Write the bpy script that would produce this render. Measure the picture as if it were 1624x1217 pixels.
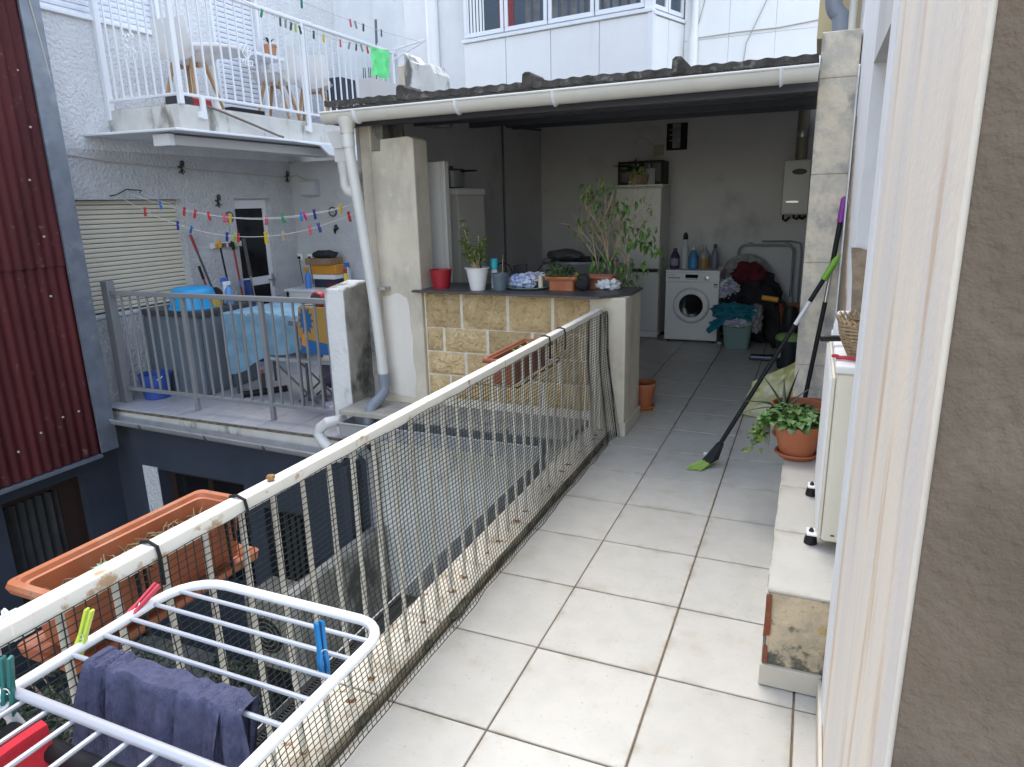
import bpy, bmesh, math, random
from mathutils import Vector, Matrix, Euler, noise

for o in list(bpy.data.objects):
    bpy.data.objects.remove(o)
random.seed(11)
SC = bpy.context.scene
C = SC.collection
R = math.radians

# ------------------------------------------------------------------ camera, sky, sun, exposure
cd = bpy.data.cameras.new('camera'); cam = bpy.data.objects.new('camera', cd); C.objects.link(cam)
cam.location = (1.2868, -1.6574, 1.6296)
cam.rotation_euler = (1.31364417, 0.0237331763, 0.40251004)
cd.sensor_fit = 'HORIZONTAL'; cd.sensor_width = 36; cd.lens = 36 * 1094.07 / 1624
cd.clip_start = 0.05; cd.clip_end = 500
SC.camera = cam

W = bpy.data.worlds.new('World'); SC.world = W; W.use_nodes = True
wn = W.node_tree.nodes; wn.clear()
wo = wn.new('ShaderNodeOutputWorld'); wb = wn.new('ShaderNodeBackground'); ws = wn.new('ShaderNodeTexSky')
ws.sky_type = 'NISHITA'; ws.sun_disc = False
SUN_EL, SUN_AZ = R(66), R(335)          # azimuth measured clockwise from +Y
ws.sun_elevation = SUN_EL; ws.sun_rotation = SUN_AZ
ws.air_density = 1.3; ws.dust_density = 0.8; ws.ozone_density = 0.4; ws.altitude = 50
wb.inputs['Strength'].default_value = 0.15
wh_ = wn.new('ShaderNodeHueSaturation'); wh_.inputs['Saturation'].default_value = 0.62; W.node_tree.links.new(ws.outputs[0], wh_.inputs['Color']); W.node_tree.links.new(wh_.outputs[0], wb.inputs[0]); W.node_tree.links.new(wb.outputs[0], wo.inputs[0])

sd = bpy.data.lights.new('sun', 'SUN'); sun = bpy.data.objects.new('sun', sd); C.objects.link(sun)
sd.energy = 0.6; sd.angle = R(42); sd.color = (1.0, 0.90, 0.74)
_d = Vector((math.sin(SUN_AZ) * math.cos(SUN_EL), math.cos(SUN_AZ) * math.cos(SUN_EL), math.sin(SUN_EL)))
sun.rotation_euler = _d.to_track_quat('Z', 'Y').to_euler(); sun.location = (0, 0, 20)

SC.view_settings.view_transform = 'Standard'; SC.view_settings.look = 'None'
SC.view_settings.exposure = 1.92; SC.view_settings.gamma = 1.0
SC.view_settings.use_curve_mapping = False

# ------------------------------------------------------------------ helpers
ORG = {}

class MB:
    """collects shapes in world coordinates and links them as one mesh object"""
    def __init__(s): s.v = []; s.f = []; s.s = []
    def add(s, vs, fs, smooth=False):
        o = len(s.v); s.v += [tuple(v) for v in vs]
        s.f += [tuple(i + o for i in f) for f in fs]; s.s += [smooth] * len(fs); return s
    def box(s, a, b, rot=None, piv=None):
        x0, x1 = sorted((a[0], b[0])); y0, y1 = sorted((a[1], b[1])); z0, z1 = sorted((a[2], b[2]))
        vs = [Vector(p) for p in ((x0,y0,z0),(x1,y0,z0),(x1,y1,z0),(x0,y1,z0),(x0,y0,z1),(x1,y0,z1),(x1,y1,z1),(x0,y1,z1))]
        if rot is not None:
            pv = Vector(piv) if piv is not None else Vector(((x0+x1)/2, (y0+y1)/2, (z0+z1)/2))
            m = Euler(rot).to_matrix(); vs = [m @ (v - pv) + pv for v in vs]
        return s.add(vs, [(0,3,2,1),(4,5,6,7),(0,1,5,4),(1,2,6,5),(2,3,7,6),(3,0,4,7)])
    def cbox(s, c, d, rot=None):
        c = Vector(c); h = Vector(d) / 2
        return s.box(c - h, c + h, rot, c)
    def tube(s, path, r, n=8, closed=False, caps=True, flat=1.0):
        P = [Vector(p) for p in path]; N = len(P)
        rr = r if isinstance(r, (list, tuple)) else [r] * N
        T = []
        for i in range(N):
            a = P[(i - 1) % N] if (closed or i > 0) else P[i]
            b = P[(i + 1) % N] if (closed or i < N - 1) else P[i]
            t = b - a; T.append(t.normalized() if t.length > 1e-9 else Vector((0, 0, 1)))
        u = T[0].orthogonal().normalized()
        if abs(T[0].z) < .9: u = Vector((0, 0, 1)).cross(T[0]).normalized()
        vs = []
        for i in range(N):
            u = u - T[i] * u.dot(T[i]); u = u.normalized() if u.length > 1e-6 else T[i].orthogonal().normalized()
            w = T[i].cross(u)
            for k in range(n):
                an = 2 * math.pi * k / n
                vs.append(P[i] + u * (math.cos(an) * rr[i]) + w * (math.sin(an) * rr[i] * flat))
        fs = []
        for i in range(N if closed else N - 1):
            j = (i + 1) % N
            for k in range(n):
                l = (k + 1) % n
                fs.append((i*n+k, i*n+l, j*n+l, j*n+k))
        s.add(vs, fs, True)
        if caps and not closed:
            o = len(s.v) - len(vs)
            s.f += [tuple(o + k for k in reversed(range(n))), tuple(o + (N-1)*n + k for k in range(n))]; s.s += [False, False]
        return s
    def lathe(s, prof, c=(0, 0, 0), n=24, ax='z', a0=0, a1=360):
        c = Vector(c); full = abs(a1 - a0) >= 360; m = n if full else n + 1; vs = []
        for r, h in prof:
            for k in range(m):
                an = R(a0 + (a1 - a0) * k / n); x, y = r * math.cos(an), r * math.sin(an)
                p = {'z': (x, y, h), 'y': (x, h, y), 'x': (h, x, y)}[ax]; vs.append(c + Vector(p))
        fs = []
        for i in range(len(prof) - 1):
            for k in range(n):
                l = (k + 1) % m
                q = (i*m+k, i*m+l, (i+1)*m+l, (i+1)*m+k)
                fs.append(q if ax != 'y' else q[::-1])
        return s.add(vs, fs, True)
    def prism(s, poly, ax, a, b):
        n = len(poly)
        def P(p, h): return {'x': (h, p[0], p[1]), 'y': (p[0], h, p[1]), 'z': (p[0], p[1], h)}[ax]
        vs = [P(p, a) for p in poly] + [P(p, b) for p in poly]
        fs = [tuple(range(n)), tuple(range(2*n-1, n-1, -1))] + [(i, i+n, (i+1) % n + n, (i+1) % n) for i in range(n)]
        return s.add(vs, fs)
    def grid(s, fn, nu, nv, smooth=True):
        vs = [fn(i / nu, j / nv) for j in range(nv + 1) for i in range(nu + 1)]
        fs = [(j*(nu+1)+i, j*(nu+1)+i+1, (j+1)*(nu+1)+i+1, (j+1)*(nu+1)+i) for j in range(nv) for i in range(nu)]
        return s.add(vs, fs, smooth)
    def blob(s, c, r, amp=.25, f=3.0, nu=20, nv=12, seed=0, flatz=None):
        c = Vector(c)
        def fn(u, v):
            th = 2 * math.pi * u; ph = math.pi * v
            d = Vector((math.sin(ph) * math.cos(th), math.sin(ph) * math.sin(th), -math.cos(ph)))
            k = 1 + amp * (noise.noise(d * f + Vector((seed * 7.3, 1.7 * seed, 0))) + .5 * noise.noise(d * f * 2.3 + Vector((seed, 0, 5))))
            p = c + Vector((d.x * r[0] * k, d.y * r[1] * k, d.z * r[2] * k))
            if flatz is not None and p.z < flatz: p.z = flatz
            return p
        return s.grid(fn, nu, nv)
    def leaf(s, p, d, up, L, Wd, bend=.25, fold=.2):
        p = Vector(p); d = Vector(d).normalized(); sd_ = d.cross(Vector(up))
        sd_ = sd_.normalized() if sd_.length > 1e-4 else d.orthogonal().normalized()
        n = sd_.cross(d).normalized()
        m1 = p + d * (L * .35) + n * (L * bend * .35); m2 = p + d * (L * .7) + n * (L * bend * .2); t = p + d * L - n * (L * bend * .5)
        e = n * (Wd * fold)
        vs = [p, m1 + sd_ * Wd * .5 + e, m1, m1 - sd_ * Wd * .5 + e, m2 + sd_ * Wd * .38 + e, m2, m2 - sd_ * Wd * .38 + e, t]
        return s.add(vs, [(0,2,1),(0,3,2),(1,2,5,4),(2,3,6,5),(4,5,7),(5,6,7)], True)
    def mesh(s, name, org, bevel=0, seg=1, ang=40):
        me = bpy.data.meshes.new(name); o = Vector(org)
        me.from_pydata([Vector(v) - o for v in s.v], [], s.f)
        me.polygons.foreach_set('use_smooth', s.s)
        if bevel:
            bm = bmesh.new(); bm.from_mesh(me)
            es = [e for e in bm.edges if len(e.link_faces) == 2 and e.calc_face_angle(0) > R(50)]
            bmesh.ops.bevel(bm, geom=es, offset=bevel, segments=seg, affect='EDGES', profile=.6, clamp_overlap=True)
            bm.to_mesh(me); bm.free()
        me.update()
        if any(s.s): me.set_sharp_from_angle(angle=R(ang))
        return me
    def build(s, name, mat, parent=None, bevel=0, seg=1, org=None, ang=40):
        if parent is not None: o = ORG[parent.name]
        elif org is not None: o = Vector(org)
        else:
            xs, ys, zs = zip(*s.v); o = Vector(((min(xs)+max(xs))/2, (min(ys)+max(ys))/2, min(zs)))
        me = s.mesh(name, o, bevel, seg, ang); me.materials.append(mat)
        ob = bpy.data.objects.new(name, me); C.objects.link(ob)
        if parent is not None: ob.parent = parent
        else: ob.location = o
        ORG[ob.name] = o
        return ob

def lab(o, label, cat, group=None):
    o['label'] = label; o['category'] = cat
    if group: o['group'] = group
    return o
def thing(name, label, cat, loc=(0, 0, 0), group=None):
    o = bpy.data.objects.new(name, None); C.objects.link(o); o.location = loc; o.empty_display_size = .1
    ORG[o.name] = Vector(loc); return lab(o, label, cat, group)
def struct(o): o['kind'] = 'structure'; return o
def stuff(o): o['kind'] = 'stuff'; return o
def inst(me, name, parent, world, rot=(0, 0, 0), scale=(1, 1, 1)):
    o = bpy.data.objects.new(name, me); C.objects.link(o)
    if parent is not None: o.parent = parent; o.location = Vector(world) - ORG[parent.name]
    else: o.location = world
    o.rotation_euler = rot; o.scale = scale; ORG[o.name] = Vector(world); return o
def dup(root, loc, rot=None, label=None, group=None):
    r = root.copy(); C.objects.link(r); r.location = loc
    if rot is not None: r.rotation_euler = rot
    if label: r['label'] = label
    if group: r['group'] = group
    for ch in list(root.children):
        c = ch.copy(); C.objects.link(c); c.parent = r
        for g in list(ch.children):
            d = g.copy(); C.objects.link(d); d.parent = c
    return r
def arc(c, r, a0, a1, n, plane='xy'):
    out = []
    for i in range(n + 1):
        a = R(a0 + (a1 - a0) * i / n); p, q = r * math.cos(a), r * math.sin(a)
        out.append(Vector(c) + Vector({'xy': (p, q, 0), 'xz': (p, 0, q), 'yz': (0, p, q)}[plane]))
    return out
def jag(pts, amp, n, seed=0):
    """densifies a closed outline and makes it uneven"""
    out = []
    for i in range(len(pts)):
        a = Vector(pts[i]); b = Vector(pts[(i + 1) % len(pts)])
        for k in range(n):
            p = a.lerp(b, k / n); h = noise.noise(Vector((p[0] * 9 + seed, p[1] * 9, seed * 3.1)))
            g = noise.noise(Vector((p[1] * 9, p[0] * 9 + seed, 4 + seed)))
            out.append((p[0] + amp * h, p[1] + amp * g))
    return out

# ------------------------------------------------------------------ materials
def mat(name, c, c2=None, sc=6, st=(1, 1, 1), rough=.6, metal=0, bump=0, bsc=40, bst=(1, 1, 1), dirt=None, dsc=2.5, dst=(1, 1, 1),
        dlo=.52, dhi=.66, dmax=1.0, rnd=0, spec=.5, det=5, ang=None, sub=0, dirt2=None, d2=(8, .6, .68), bdist=.004, zgrime=None, edge=None):
    m = bpy.data.materials.new(name); m.use_nodes = True; nt = m.node_tree; N = nt.nodes; Lk = nt.links
    b = N['Principled BSDF']; b.inputs['Roughness'].default_value = rough; b.inputs['Metallic'].default_value = metal
    b.inputs['Specular IOR Level'].default_value = spec
    geo = N.new('ShaderNodeNewGeometry'); pos = geo.outputs['Position']
    oi = N.new('ShaderNodeObjectInfo')
    if rnd:
        ml = N.new('ShaderNodeVectorMath'); ml.operation = 'SCALE'; ml.inputs[0].default_value = (37, 23, 51)
        Lk.new(oi.outputs['Random'], ml.inputs['Scale'])
        ad = N.new('ShaderNodeVectorMath'); ad.operation = 'ADD'; Lk.new(pos, ad.inputs[0]); Lk.new(ml.outputs[0], ad.inputs[1]); pos = ad.outputs[0]
    def ns(scale, stretch, detail=det, rg=.6):
        mp = N.new('ShaderNodeMapping'); mp.inputs['Scale'].default_value = stretch; Lk.new(pos, mp.inputs['Vector'])
        n = N.new('ShaderNodeTexNoise'); n.inputs['Scale'].default_value = scale; n.inputs['Detail'].default_value = detail
        n.inputs['Roughness'].default_value = rg; Lk.new(mp.outputs[0], n.inputs['Vector']); return n.outputs['Fac']
    def ramp(f, lo, hi):
        r = N.new('ShaderNodeMapRange'); r.inputs['From Min'].default_value = lo; r.inputs['From Max'].default_value = hi
        r.interpolation_type = 'SMOOTHSTEP'; Lk.new(f, r.inputs['Value']); return r.outputs[0]
    def mix(f, a, bb):
        x = N.new('ShaderNodeMix'); x.data_type = 'RGBA'
        if isinstance(f, (int, float)): x.inputs['Factor'].default_value = f
        else: Lk.new(f, x.inputs['Factor'])
        for sock, val in ((x.inputs['A'], a), (x.inputs['B'], bb)):
            if isinstance(val, tuple): sock.default_value = (*val, 1)
            else: Lk.new(val, sock)
        return x.outputs['Result']
    col = c
    if c2 is not None: col = mix(ramp(ns(sc, st), .35, .65), c, c2)
    if dirt is not None:
        f = ns(dsc, dst)
        if zgrime:
            sx = N.new('ShaderNodeSeparateXYZ'); Lk.new(geo.outputs['Position'], sx.inputs[0])
            mz = N.new('ShaderNodeMapRange'); mz.inputs['From Min'].default_value = zgrime[0]; mz.inputs['From Max'].default_value = zgrime[1]
            mz.inputs['To Min'].default_value = zgrime[2]; mz.inputs['To Max'].default_value = zgrime[3]; Lk.new(sx.outputs[zgrime[4] if len(zgrime) > 4 else 2], mz.inputs['Value'])
            aa = N.new('ShaderNodeMath'); aa.operation = 'ADD'; Lk.new(f, aa.inputs[0]); Lk.new(mz.outputs[0], aa.inputs[1]); f = aa.outputs[0]
        f = ramp(f, dlo, dhi)
        if dmax < 1:
            q = N.new('ShaderNodeMath'); q.operation = 'MULTIPLY'; q.inputs[1].default_value = dmax; Lk.new(f, q.inputs[0]); f = q.outputs[0]
        col = mix(f, col, dirt)
    if edge:
        tc = N.new('ShaderNodeTexCoord'); s3 = N.new('ShaderNodeSeparateXYZ'); Lk.new(tc.outputs['Object'], s3.inputs[0]); mm = []
        for k in (0, 1):
            ab = N.new('ShaderNodeMath'); ab.operation = 'ABSOLUTE'; Lk.new(s3.outputs[k], ab.inputs[0])
            r_ = N.new('ShaderNodeMapRange'); r_.inputs['From Min'].default_value = edge[0] - edge[1]; r_.inputs['From Max'].default_value = edge[0]; r_.inputs['To Max'].default_value = .25
            Lk.new(ab.outputs[0], r_.inputs['Value']); mm.append(r_.outputs[0])
        mx = N.new('ShaderNodeMath'); mx.operation = 'MAXIMUM'; Lk.new(mm[0], mx.inputs[0]); Lk.new(mm[1], mx.inputs[1])
        ad2 = N.new('ShaderNodeMath'); ad2.operation = 'ADD'; Lk.new(mx.outputs[0], ad2.inputs[0]); Lk.new(ns(9, (1, 1, 1)), ad2.inputs[1])
        col = mix(ramp(ad2.outputs[0], .62, .98), col, edge[2])
    if dirt2 is not None: col = mix(ramp(ns(d2[0], (1, 1, 1)), d2[1], d2[2]), col, dirt2)
    if rnd:
        hs = N.new('ShaderNodeHueSaturation'); mr = N.new('ShaderNodeMapRange')
        mr.inputs['To Min'].default_value = 1 - rnd; mr.inputs['To Max'].default_value = 1 + rnd
        Lk.new(oi.outputs['Random'], mr.inputs['Value']); Lk.new(mr.outputs[0], hs.inputs['Value'])
        if isinstance(col, tuple): hs.inputs['Color'].default_value = (*col, 1)
        else: Lk.new(col, hs.inputs['Color'])
        col = hs.outputs[0]
    if isinstance(col, tuple): b.inputs['Base Color'].default_value = (*col, 1)
    else: Lk.new(col, b.inputs['Base Color'])
    if bump:
        bn = N.new('ShaderNodeBump'); bn.inputs['Strength'].default_value = bump; bn.inputs['Distance'].default_value = bdist
        Lk.new(ns(bsc, bst, 4, .55), bn.inputs['Height']); Lk.new(bn.outputs[0], b.inputs['Normal'])
    if sub: b.inputs['Subsurface Weight'].default_value = sub; b.inputs['Subsurface Radius'].default_value = (.02, .02, .02)
    return m
def glass(name, tint, rough=.12):
    m = mat(name, tint, rough=rough, spec=.35); return m
def clear(name, tint, alpha=.35):
    m = mat(name, tint, rough=.1); b = m.node_tree.nodes['Principled BSDF']
    b.inputs['Transmission Weight'].default_value = 1 - alpha; b.inputs['IOR'].default_value = 1.15; return m

M = dict(
    stucco=mat('white_stucco', (.74,.75,.77), (.68,.69,.72), sc=5, rough=.85, bump=1.0, bsc=32, bdist=.03, dirt=(.46,.455,.44), dsc=3, dst=(1,1,.18), dlo=.54, dhi=.75, dmax=.5),
    smoothwhite=mat('white_render', (.76,.77,.80), (.71,.72,.75), sc=3, rough=.8, bump=.25, bsc=25, dirt=(.54,.53,.50), dsc=3, dst=(1,1,.12), dlo=.54, dhi=.75, dmax=.5),
    panelwhite=mat('white_panel', (.80,.805,.82), (.765,.77,.785), sc=2, rough=.35, dirt=(.66,.65,.62), dsc=4, dst=(1,1,.12), dlo=.55, dhi=.78, dmax=.5),
    greywall=mat('grey_room_wall', (.62,.61,.61), (.57,.56,.56), sc=1.5, rough=.9, bump=.2, bsc=30, dirt=(.26,.25,.24), dsc=1.3, dlo=.55, dhi=.75, dmax=.6),
    concrete=mat('stained_concrete', (.78,.69,.55), (.56,.52,.45), sc=9, rough=.9, bump=.7, bsc=45, bdist=.008, det=8, dirt=(.27,.27,.275), dsc=5.5, dst=(1,1,.7), dlo=.49, dhi=.64, dmax=.75, dirt2=(.50,.38,.26), d2=(5,.6,.75)),
    plaster=mat('cream_plaster', (.63,.57,.465), (.56,.505,.41), sc=4, rough=.9, bump=.4, bsc=45, dirt=(.36,.335,.28), dsc=4, dst=(1,1,.5), dlo=.50, dhi=.70, dmax=.55, dirt2=(.66,.61,.51), d2=(7,.58,.75)),
    plasterwhite=mat('pale_plaster_patch', (.74,.69,.63), (.68,.635,.58), sc=3, rough=.85, bump=.25, bsc=40),
    mossy=mat('mossy_white_plaster', (.66,.66,.66), (.58,.58,.56), sc=5, rough=.9, bump=.6, bsc=40, dirt=(.10,.10,.09), dsc=5, dst=(1,1,.5), dlo=.47, dhi=.6, dmax=.9),
    poststain=mat('stained_white_post', (.74,.74,.74), (.68,.68,.67), sc=5, rough=.9, bump=.6, bsc=34, bdist=.012, dirt=(.20,.20,.19), dsc=6, dst=(1,1,.35), dlo=.55, dhi=.72, dmax=.85, zgrime=(.62, 1.0, -.06, .12)),
    mossdark=mat('black_mould_plaster', (.40,.38,.34), (.26,.25,.22), sc=5, rough=.95, bump=.6, bsc=35, dirt=(.06,.06,.055), dsc=3.5, dst=(1,1,.7), dlo=.5, dhi=.66, dmax=.9),
    streak=mat('pale_streaked_limestone', (.84,.755,.63), (.73,.69,.64), sc=6, st=(1,1,.2), rough=.7, bump=.3, bsc=60, dirt=(.60,.42,.26), dsc=7, dst=(1,1,.10), dlo=.53, dhi=.68, dmax=.75, det=6),
    whitestrip=mat('peeling_white_paint', (.78,.79,.80), (.73,.74,.75), sc=14, st=(1,1,.4), rough=.7, bump=.3, bsc=60),
    taupe=mat('taupe_stucco', (.150,.112,.080), (.124,.094,.067), sc=7, rough=.85, bump=1.0, bsc=62, bdist=.007, dirt=(.19,.15,.115), dsc=5, dlo=.5, dhi=.7, dmax=.6),
    jambgrey=mat('grey_jamb', (.56,.56,.55), (.50,.50,.49), sc=3, rough=.85, bump=.2),
    brownstone=mat('exposed_brown_stone', (.36,.28,.20), (.25,.19,.13), sc=16, rough=.95, bump=.8, bsc=50, bdist=.01),
    tile=mat('pale_floor_tile', (.515,.497,.45), (.475,.46,.415), sc=9, rough=.38, rnd=.045, bump=.1, bsc=120, edge=(.2215, .04, (.38,.34,.27)), dirt=(.40,.345,.25), dsc=5, dlo=.56, dhi=.78, dmax=.6, zgrime=(.05, .34, .15, 0, 0), dirt2=(.36,.345,.31), d2=(75,.61,.73)),
    tile2=mat('grey_terrace_tile', (.40,.40,.425), (.36,.36,.385), sc=12, rough=.5, rnd=.04, dirt=(.30,.29,.27), dsc=4, dlo=.6, dhi=.75, dmax=.5),
    grout=mat('brown_grout', (.20,.15,.10), (.13,.10,.07), sc=14, rough=.95),
    coping=mat('kerb_tile', (.70,.65,.55), (.64,.59,.48), sc=10, rough=.5, dirt=(.36,.28,.18), dsc=9, dlo=.55, dhi=.70, dmax=.8, dirt2=(.28,.14,.06), d2=(26,.62,.70)),
    kerbface=mat('dirty_kerb_face', (.50,.42,.30), (.34,.27,.17), sc=9, rough=.95, bump=.5, dirt=(.12,.095,.06), dsc=8, dlo=.54, dhi=.66),
    stone=mat('honey_split_stone', (.64,.47,.255), (.53,.395,.21), sc=11, rough=.95, bump=1.0, bsc=42, bdist=.03, rnd=.16, dirt=(.74,.60,.40), dsc=9, dlo=.54, dhi=.68, dmax=.6, dirt2=(.44,.31,.15), d2=(22,.57,.72)),
    mortar=mat('pale_mortar', (.76,.70,.60), (.66,.60,.50), sc=20, rough=.95, bump=.5, bsc=70),
    darkslab=mat('dark_counter_slab', (.085,.078,.078), (.06,.056,.058), sc=20, rough=.45),
    railwhite=mat('rusty_white_paint', (.82,.79,.72), (.79,.755,.67), sc=9, rough=.45, dirt=(.42,.24,.09), dsc=15, dlo=.59, dhi=.68, dmax=.85, bump=.1, bsc=90),
    balwhite=mat('aged_cream_paint', (.68,.645,.56), (.61,.575,.49), sc=9, rough=.5, dirt=(.36,.24,.11), dsc=14, dlo=.62, dhi=.72, dmax=.8, bump=.15, bsc=90),
    rust=mat('rust', (.34,.18,.07), (.22,.11,.04), sc=60, rough=.9),
    net=mat('dark_green_net', (.020,.030,.026), rough=.7),
    rackwhite=mat('white_coated_tube', (.76,.76,.77), rough=.35),
    rackgrey=mat('grey_coated_wire', (.45,.46,.50), rough=.35, metal=.2),
    black=mat('black_plastic', (.015,.015,.016), rough=.5, spec=.25),
    blackcloth=mat('black_fabric', (.014,.014,.016), (.024,.023,.026), sc=12, rough=.95, bump=.4, bsc=60),
    terra=mat('terracotta_plastic', (.44,.14,.058), (.36,.105,.042), sc=5, rough=.5, bump=.1, bsc=70, dirt=(.44,.25,.15), dsc=7, dst=(1,1,.5), dlo=.53, dhi=.72, dmax=.55, dirt2=(.20,.10,.06), d2=(30,.64,.72)),
    terra2=mat('brown_terracotta', (.31,.105,.05), (.26,.085,.042), sc=6, rough=.6),
    soil=mat('dry_soil', (.085,.062,.042), (.045,.033,.024), sc=40, rough=1, bump=1, bsc=90, bdist=.01),
    dryplant=mat('dry_plant', (.30,.23,.12), (.20,.15,.08), sc=30, rough=.9),
    leaf=mat('green_leaf', (.085,.185,.035), (.05,.125,.028), sc=30, rough=.5, rnd=.2),
    leafy=mat('yellow_green_leaf', (.17,.24,.045), (.10,.18,.035), sc=25, rough=.5, rnd=.2),
    leafd=mat('dark_leaf', (.028,.055,.025), (.02,.04,.02), sc=30, rough=.45, rnd=.2),
    twig=mat('pale_twig', (.42,.33,.23), (.32,.24,.16), sc=25, rough=.9),
    navy=mat('dark_navy_wall', (.040,.050,.075), (.033,.042,.064), sc=2, rough=.8, bump=.2, bsc=30),
    redmetal=mat('dark_red_sheet', (.085,.015,.018), (.052,.009,.012), sc=3, st=(1,1,.25), rough=.6, spec=.25, dirt2=(.13,.07,.06), d2=(16,.60,.75), dirt=(.12,.045,.04), dsc=3, dst=(1,1,.2), dlo=.55, dhi=.8, dmax=.5),
    zinc=mat('zinc_flashing', (.20,.225,.27), (.16,.18,.22), sc=7, rough=.45, metal=.35, dirt=(.30,.32,.35), dsc=5, dlo=.55, dhi=.8),
    gutterzinc=mat('grey_gutter', (.44,.445,.45), (.37,.375,.38), sc=6, rough=.4, metal=.3),
    greyrail=mat('grey_painted_rail', (.235,.24,.25), (.215,.22,.23), sc=4, rough=.45),
    pvcwhite=mat('offwhite_pvc', (.70,.68,.62), (.65,.63,.57), sc=4, rough=.4, dirt=(.44,.40,.33), dsc=3, dlo=.56, dhi=.8, dmax=.6),
    pvcwhite2=mat('white_pvc_pipe', (.70,.70,.68), (.66,.66,.64), sc=4, rough=.4),
    pvcgrey=mat('grey_pvc', (.23,.26,.31), (.20,.23,.275), sc=4, rough=.45, dirt=(.34,.35,.37), dsc=4, dlo=.55, dhi=.75, dmax=.6),
    shadedwhite=mat('shaded_white_render', (.50,.51,.53), (.45,.46,.48), sc=3, rough=.85, bump=.6, bsc=28, bdist=.015, dirt=(.36,.36,.37), dsc=1.4, dlo=.55, dhi=.75, dmax=.5),  # white render darkened: shade under the neighbour balcony painted into the colour
    shadedstucco=mat('shaded_stucco', (.56,.57,.59), (.50,.51,.53), sc=5, rough=.85, bump=1.0, bsc=32, bdist=.03, dirt=(.42,.42,.42), dsc=1.4, dlo=.56, dhi=.8, dmax=.5),  # darker copy of the white stucco, balcony shade put into its colour
    roof=mat('mossy_fibre_cement', (.085,.08,.075), (.045,.043,.040), sc=14, rough=1, bump=1, bsc=60, bdist=.012, dirt=(.20,.19,.175), dsc=16, dlo=.56, dhi=.68, dmax=.8),
    roofsheet=mat('grey_sheet_underside', (.30,.30,.30), (.24,.24,.24), sc=4, rough=.9),
    roofunder=mat('dark_roof_underside', (.15,.15,.155), (.11,.11,.115), sc=4, rough=.9),
    steel=mat('dark_steel_beam', (.10,.105,.12), rough=.5, metal=.2),
    appliance=mat('white_appliance', (.82,.81,.80), rough=.3),
    appliance2=mat('offwhite_appliance', (.66,.645,.60), rough=.35),
    acwhite=mat('cream_ac_casing', (.76,.71,.59), (.73,.68,.56), sc=3, rough=.4),
    darkglass=glass('dark_glass', (.012,.013,.015)),
    paneglass=glass('window_pane', (.07,.09,.12), .04),
    chrome=mat('brushed_steel', (.52,.52,.52), rough=.3, metal=.9),
    shutter=mat('cream_shutter', (.68,.63,.52), (.65,.60,.49), sc=4, rough=.5),
    shutterwhite=mat('white_shutter', (.72,.75,.82), rough=.5),
    whitemetal=mat('white_painted_metal', (.77,.79,.83), rough=.35),
    alu=mat('white_door_frame', (.70,.71,.74), rough=.4),
    wood=mat('light_wood', (.46,.28,.13), (.38,.22,.10), sc=20, st=(1,1,.2), rough=.6),
    wicker=mat('wicker', (.42,.31,.19), (.30,.21,.12), sc=40, rough=.8, bump=.6, bsc=90),
    towel=mat('blue_towel', (.21,.36,.48), (.16,.29,.40), sc=10, rough=1, bump=.8, bsc=140),
    shirt=mat('slate_blue_knit', (.088,.092,.165), (.06,.064,.12), sc=60, st=(1,1,1), rough=1, bump=1, bsc=220, bst=(1,1,.35), bdist=.006),
    redcloth=mat('red_cloth', (.50,.022,.035), (.42,.018,.03), sc=12, rough=1, bump=.5, bsc=140),
    tealcloth=mat('teal_cloth', (.02,.20,.27), (.015,.16,.22), sc=12, rough=1, bump=.6, bsc=90),
    whitecloth=mat('white_printed_cloth', (.62,.61,.62), (.30,.30,.45), sc=22, rough=1, bump=.5, bsc=80),
    greycloth=mat('grey_cloth', (.34,.33,.33), (.20,.19,.20), sc=16, rough=1, bump=.6, bsc=80),
    maroon=mat('maroon_cloth', (.12,.012,.022), (.09,.01,.017), sc=10, rough=1, bump=.5, bsc=80),
    bluewhite=mat('blue_striped_cloth', (.62,.66,.74), (.10,.17,.42), sc=30, rough=1, bump=.5, bsc=80),
    bagyellow=mat('translucent_yellow_bag', (.52,.51,.20), (.60,.58,.40), sc=8, rough=.35, dirt=(.56,.30,.16), dsc=9, dlo=.66, dhi=.72),
    tub=mat('sage_plastic', (.20,.30,.285), rough=.45),
    seagreen=mat('sea_green_plate', (.28,.40,.36), rough=.35),
    cabgrey=mat('blue_grey_cabinet', (.135,.165,.20), (.12,.15,.185), sc=3, rough=.5),
    cabdark=mat('dark_grey_lid', (.06,.065,.07), rough=.5),
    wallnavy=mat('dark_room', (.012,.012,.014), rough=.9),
    curtain=mat('grey_net_curtain', (.16,.16,.165), (.11,.11,.115), sc=6, rough=.9),
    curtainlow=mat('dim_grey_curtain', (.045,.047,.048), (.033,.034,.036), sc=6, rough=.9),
    redcurtain=mat('red_curtain', (.30,.03,.03), rough=.9),
    brownframe=mat('dark_brown_frame', (.035,.018,.014), rough=.5),
    yellowwall=mat('pale_yellow_wall', (.66,.55,.33), (.60,.50,.30), sc=3, rough=.85),
    ground=mat('courtyard_concrete', (.30,.285,.255), (.20,.19,.17), sc=3, rough=.95, bump=.5, bsc=20, dirt=(.08,.075,.06), dsc=2, dlo=.52, dhi=.68, dmax=.8),
    courtwall=mat('grey_courtyard_wall', (.80,.785,.74), (.70,.685,.63), sc=3, rough=.9, bump=.6, bsc=25, bdist=.01, dirt=(.24,.22,.18), dsc=2.6, dst=(1,1,.5), dlo=.50, dhi=.66, dmax=.75),
    ledge=mat('grey_stone_ledge', (.42,.395,.345), (.33,.31,.27), sc=8, rough=.9, bump=.4, dirt=(.20,.18,.15), dsc=6, dlo=.55, dhi=.7, dmax=.7),
    wire=mat('pale_cable', (.40,.37,.33), rough=.6),
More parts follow.
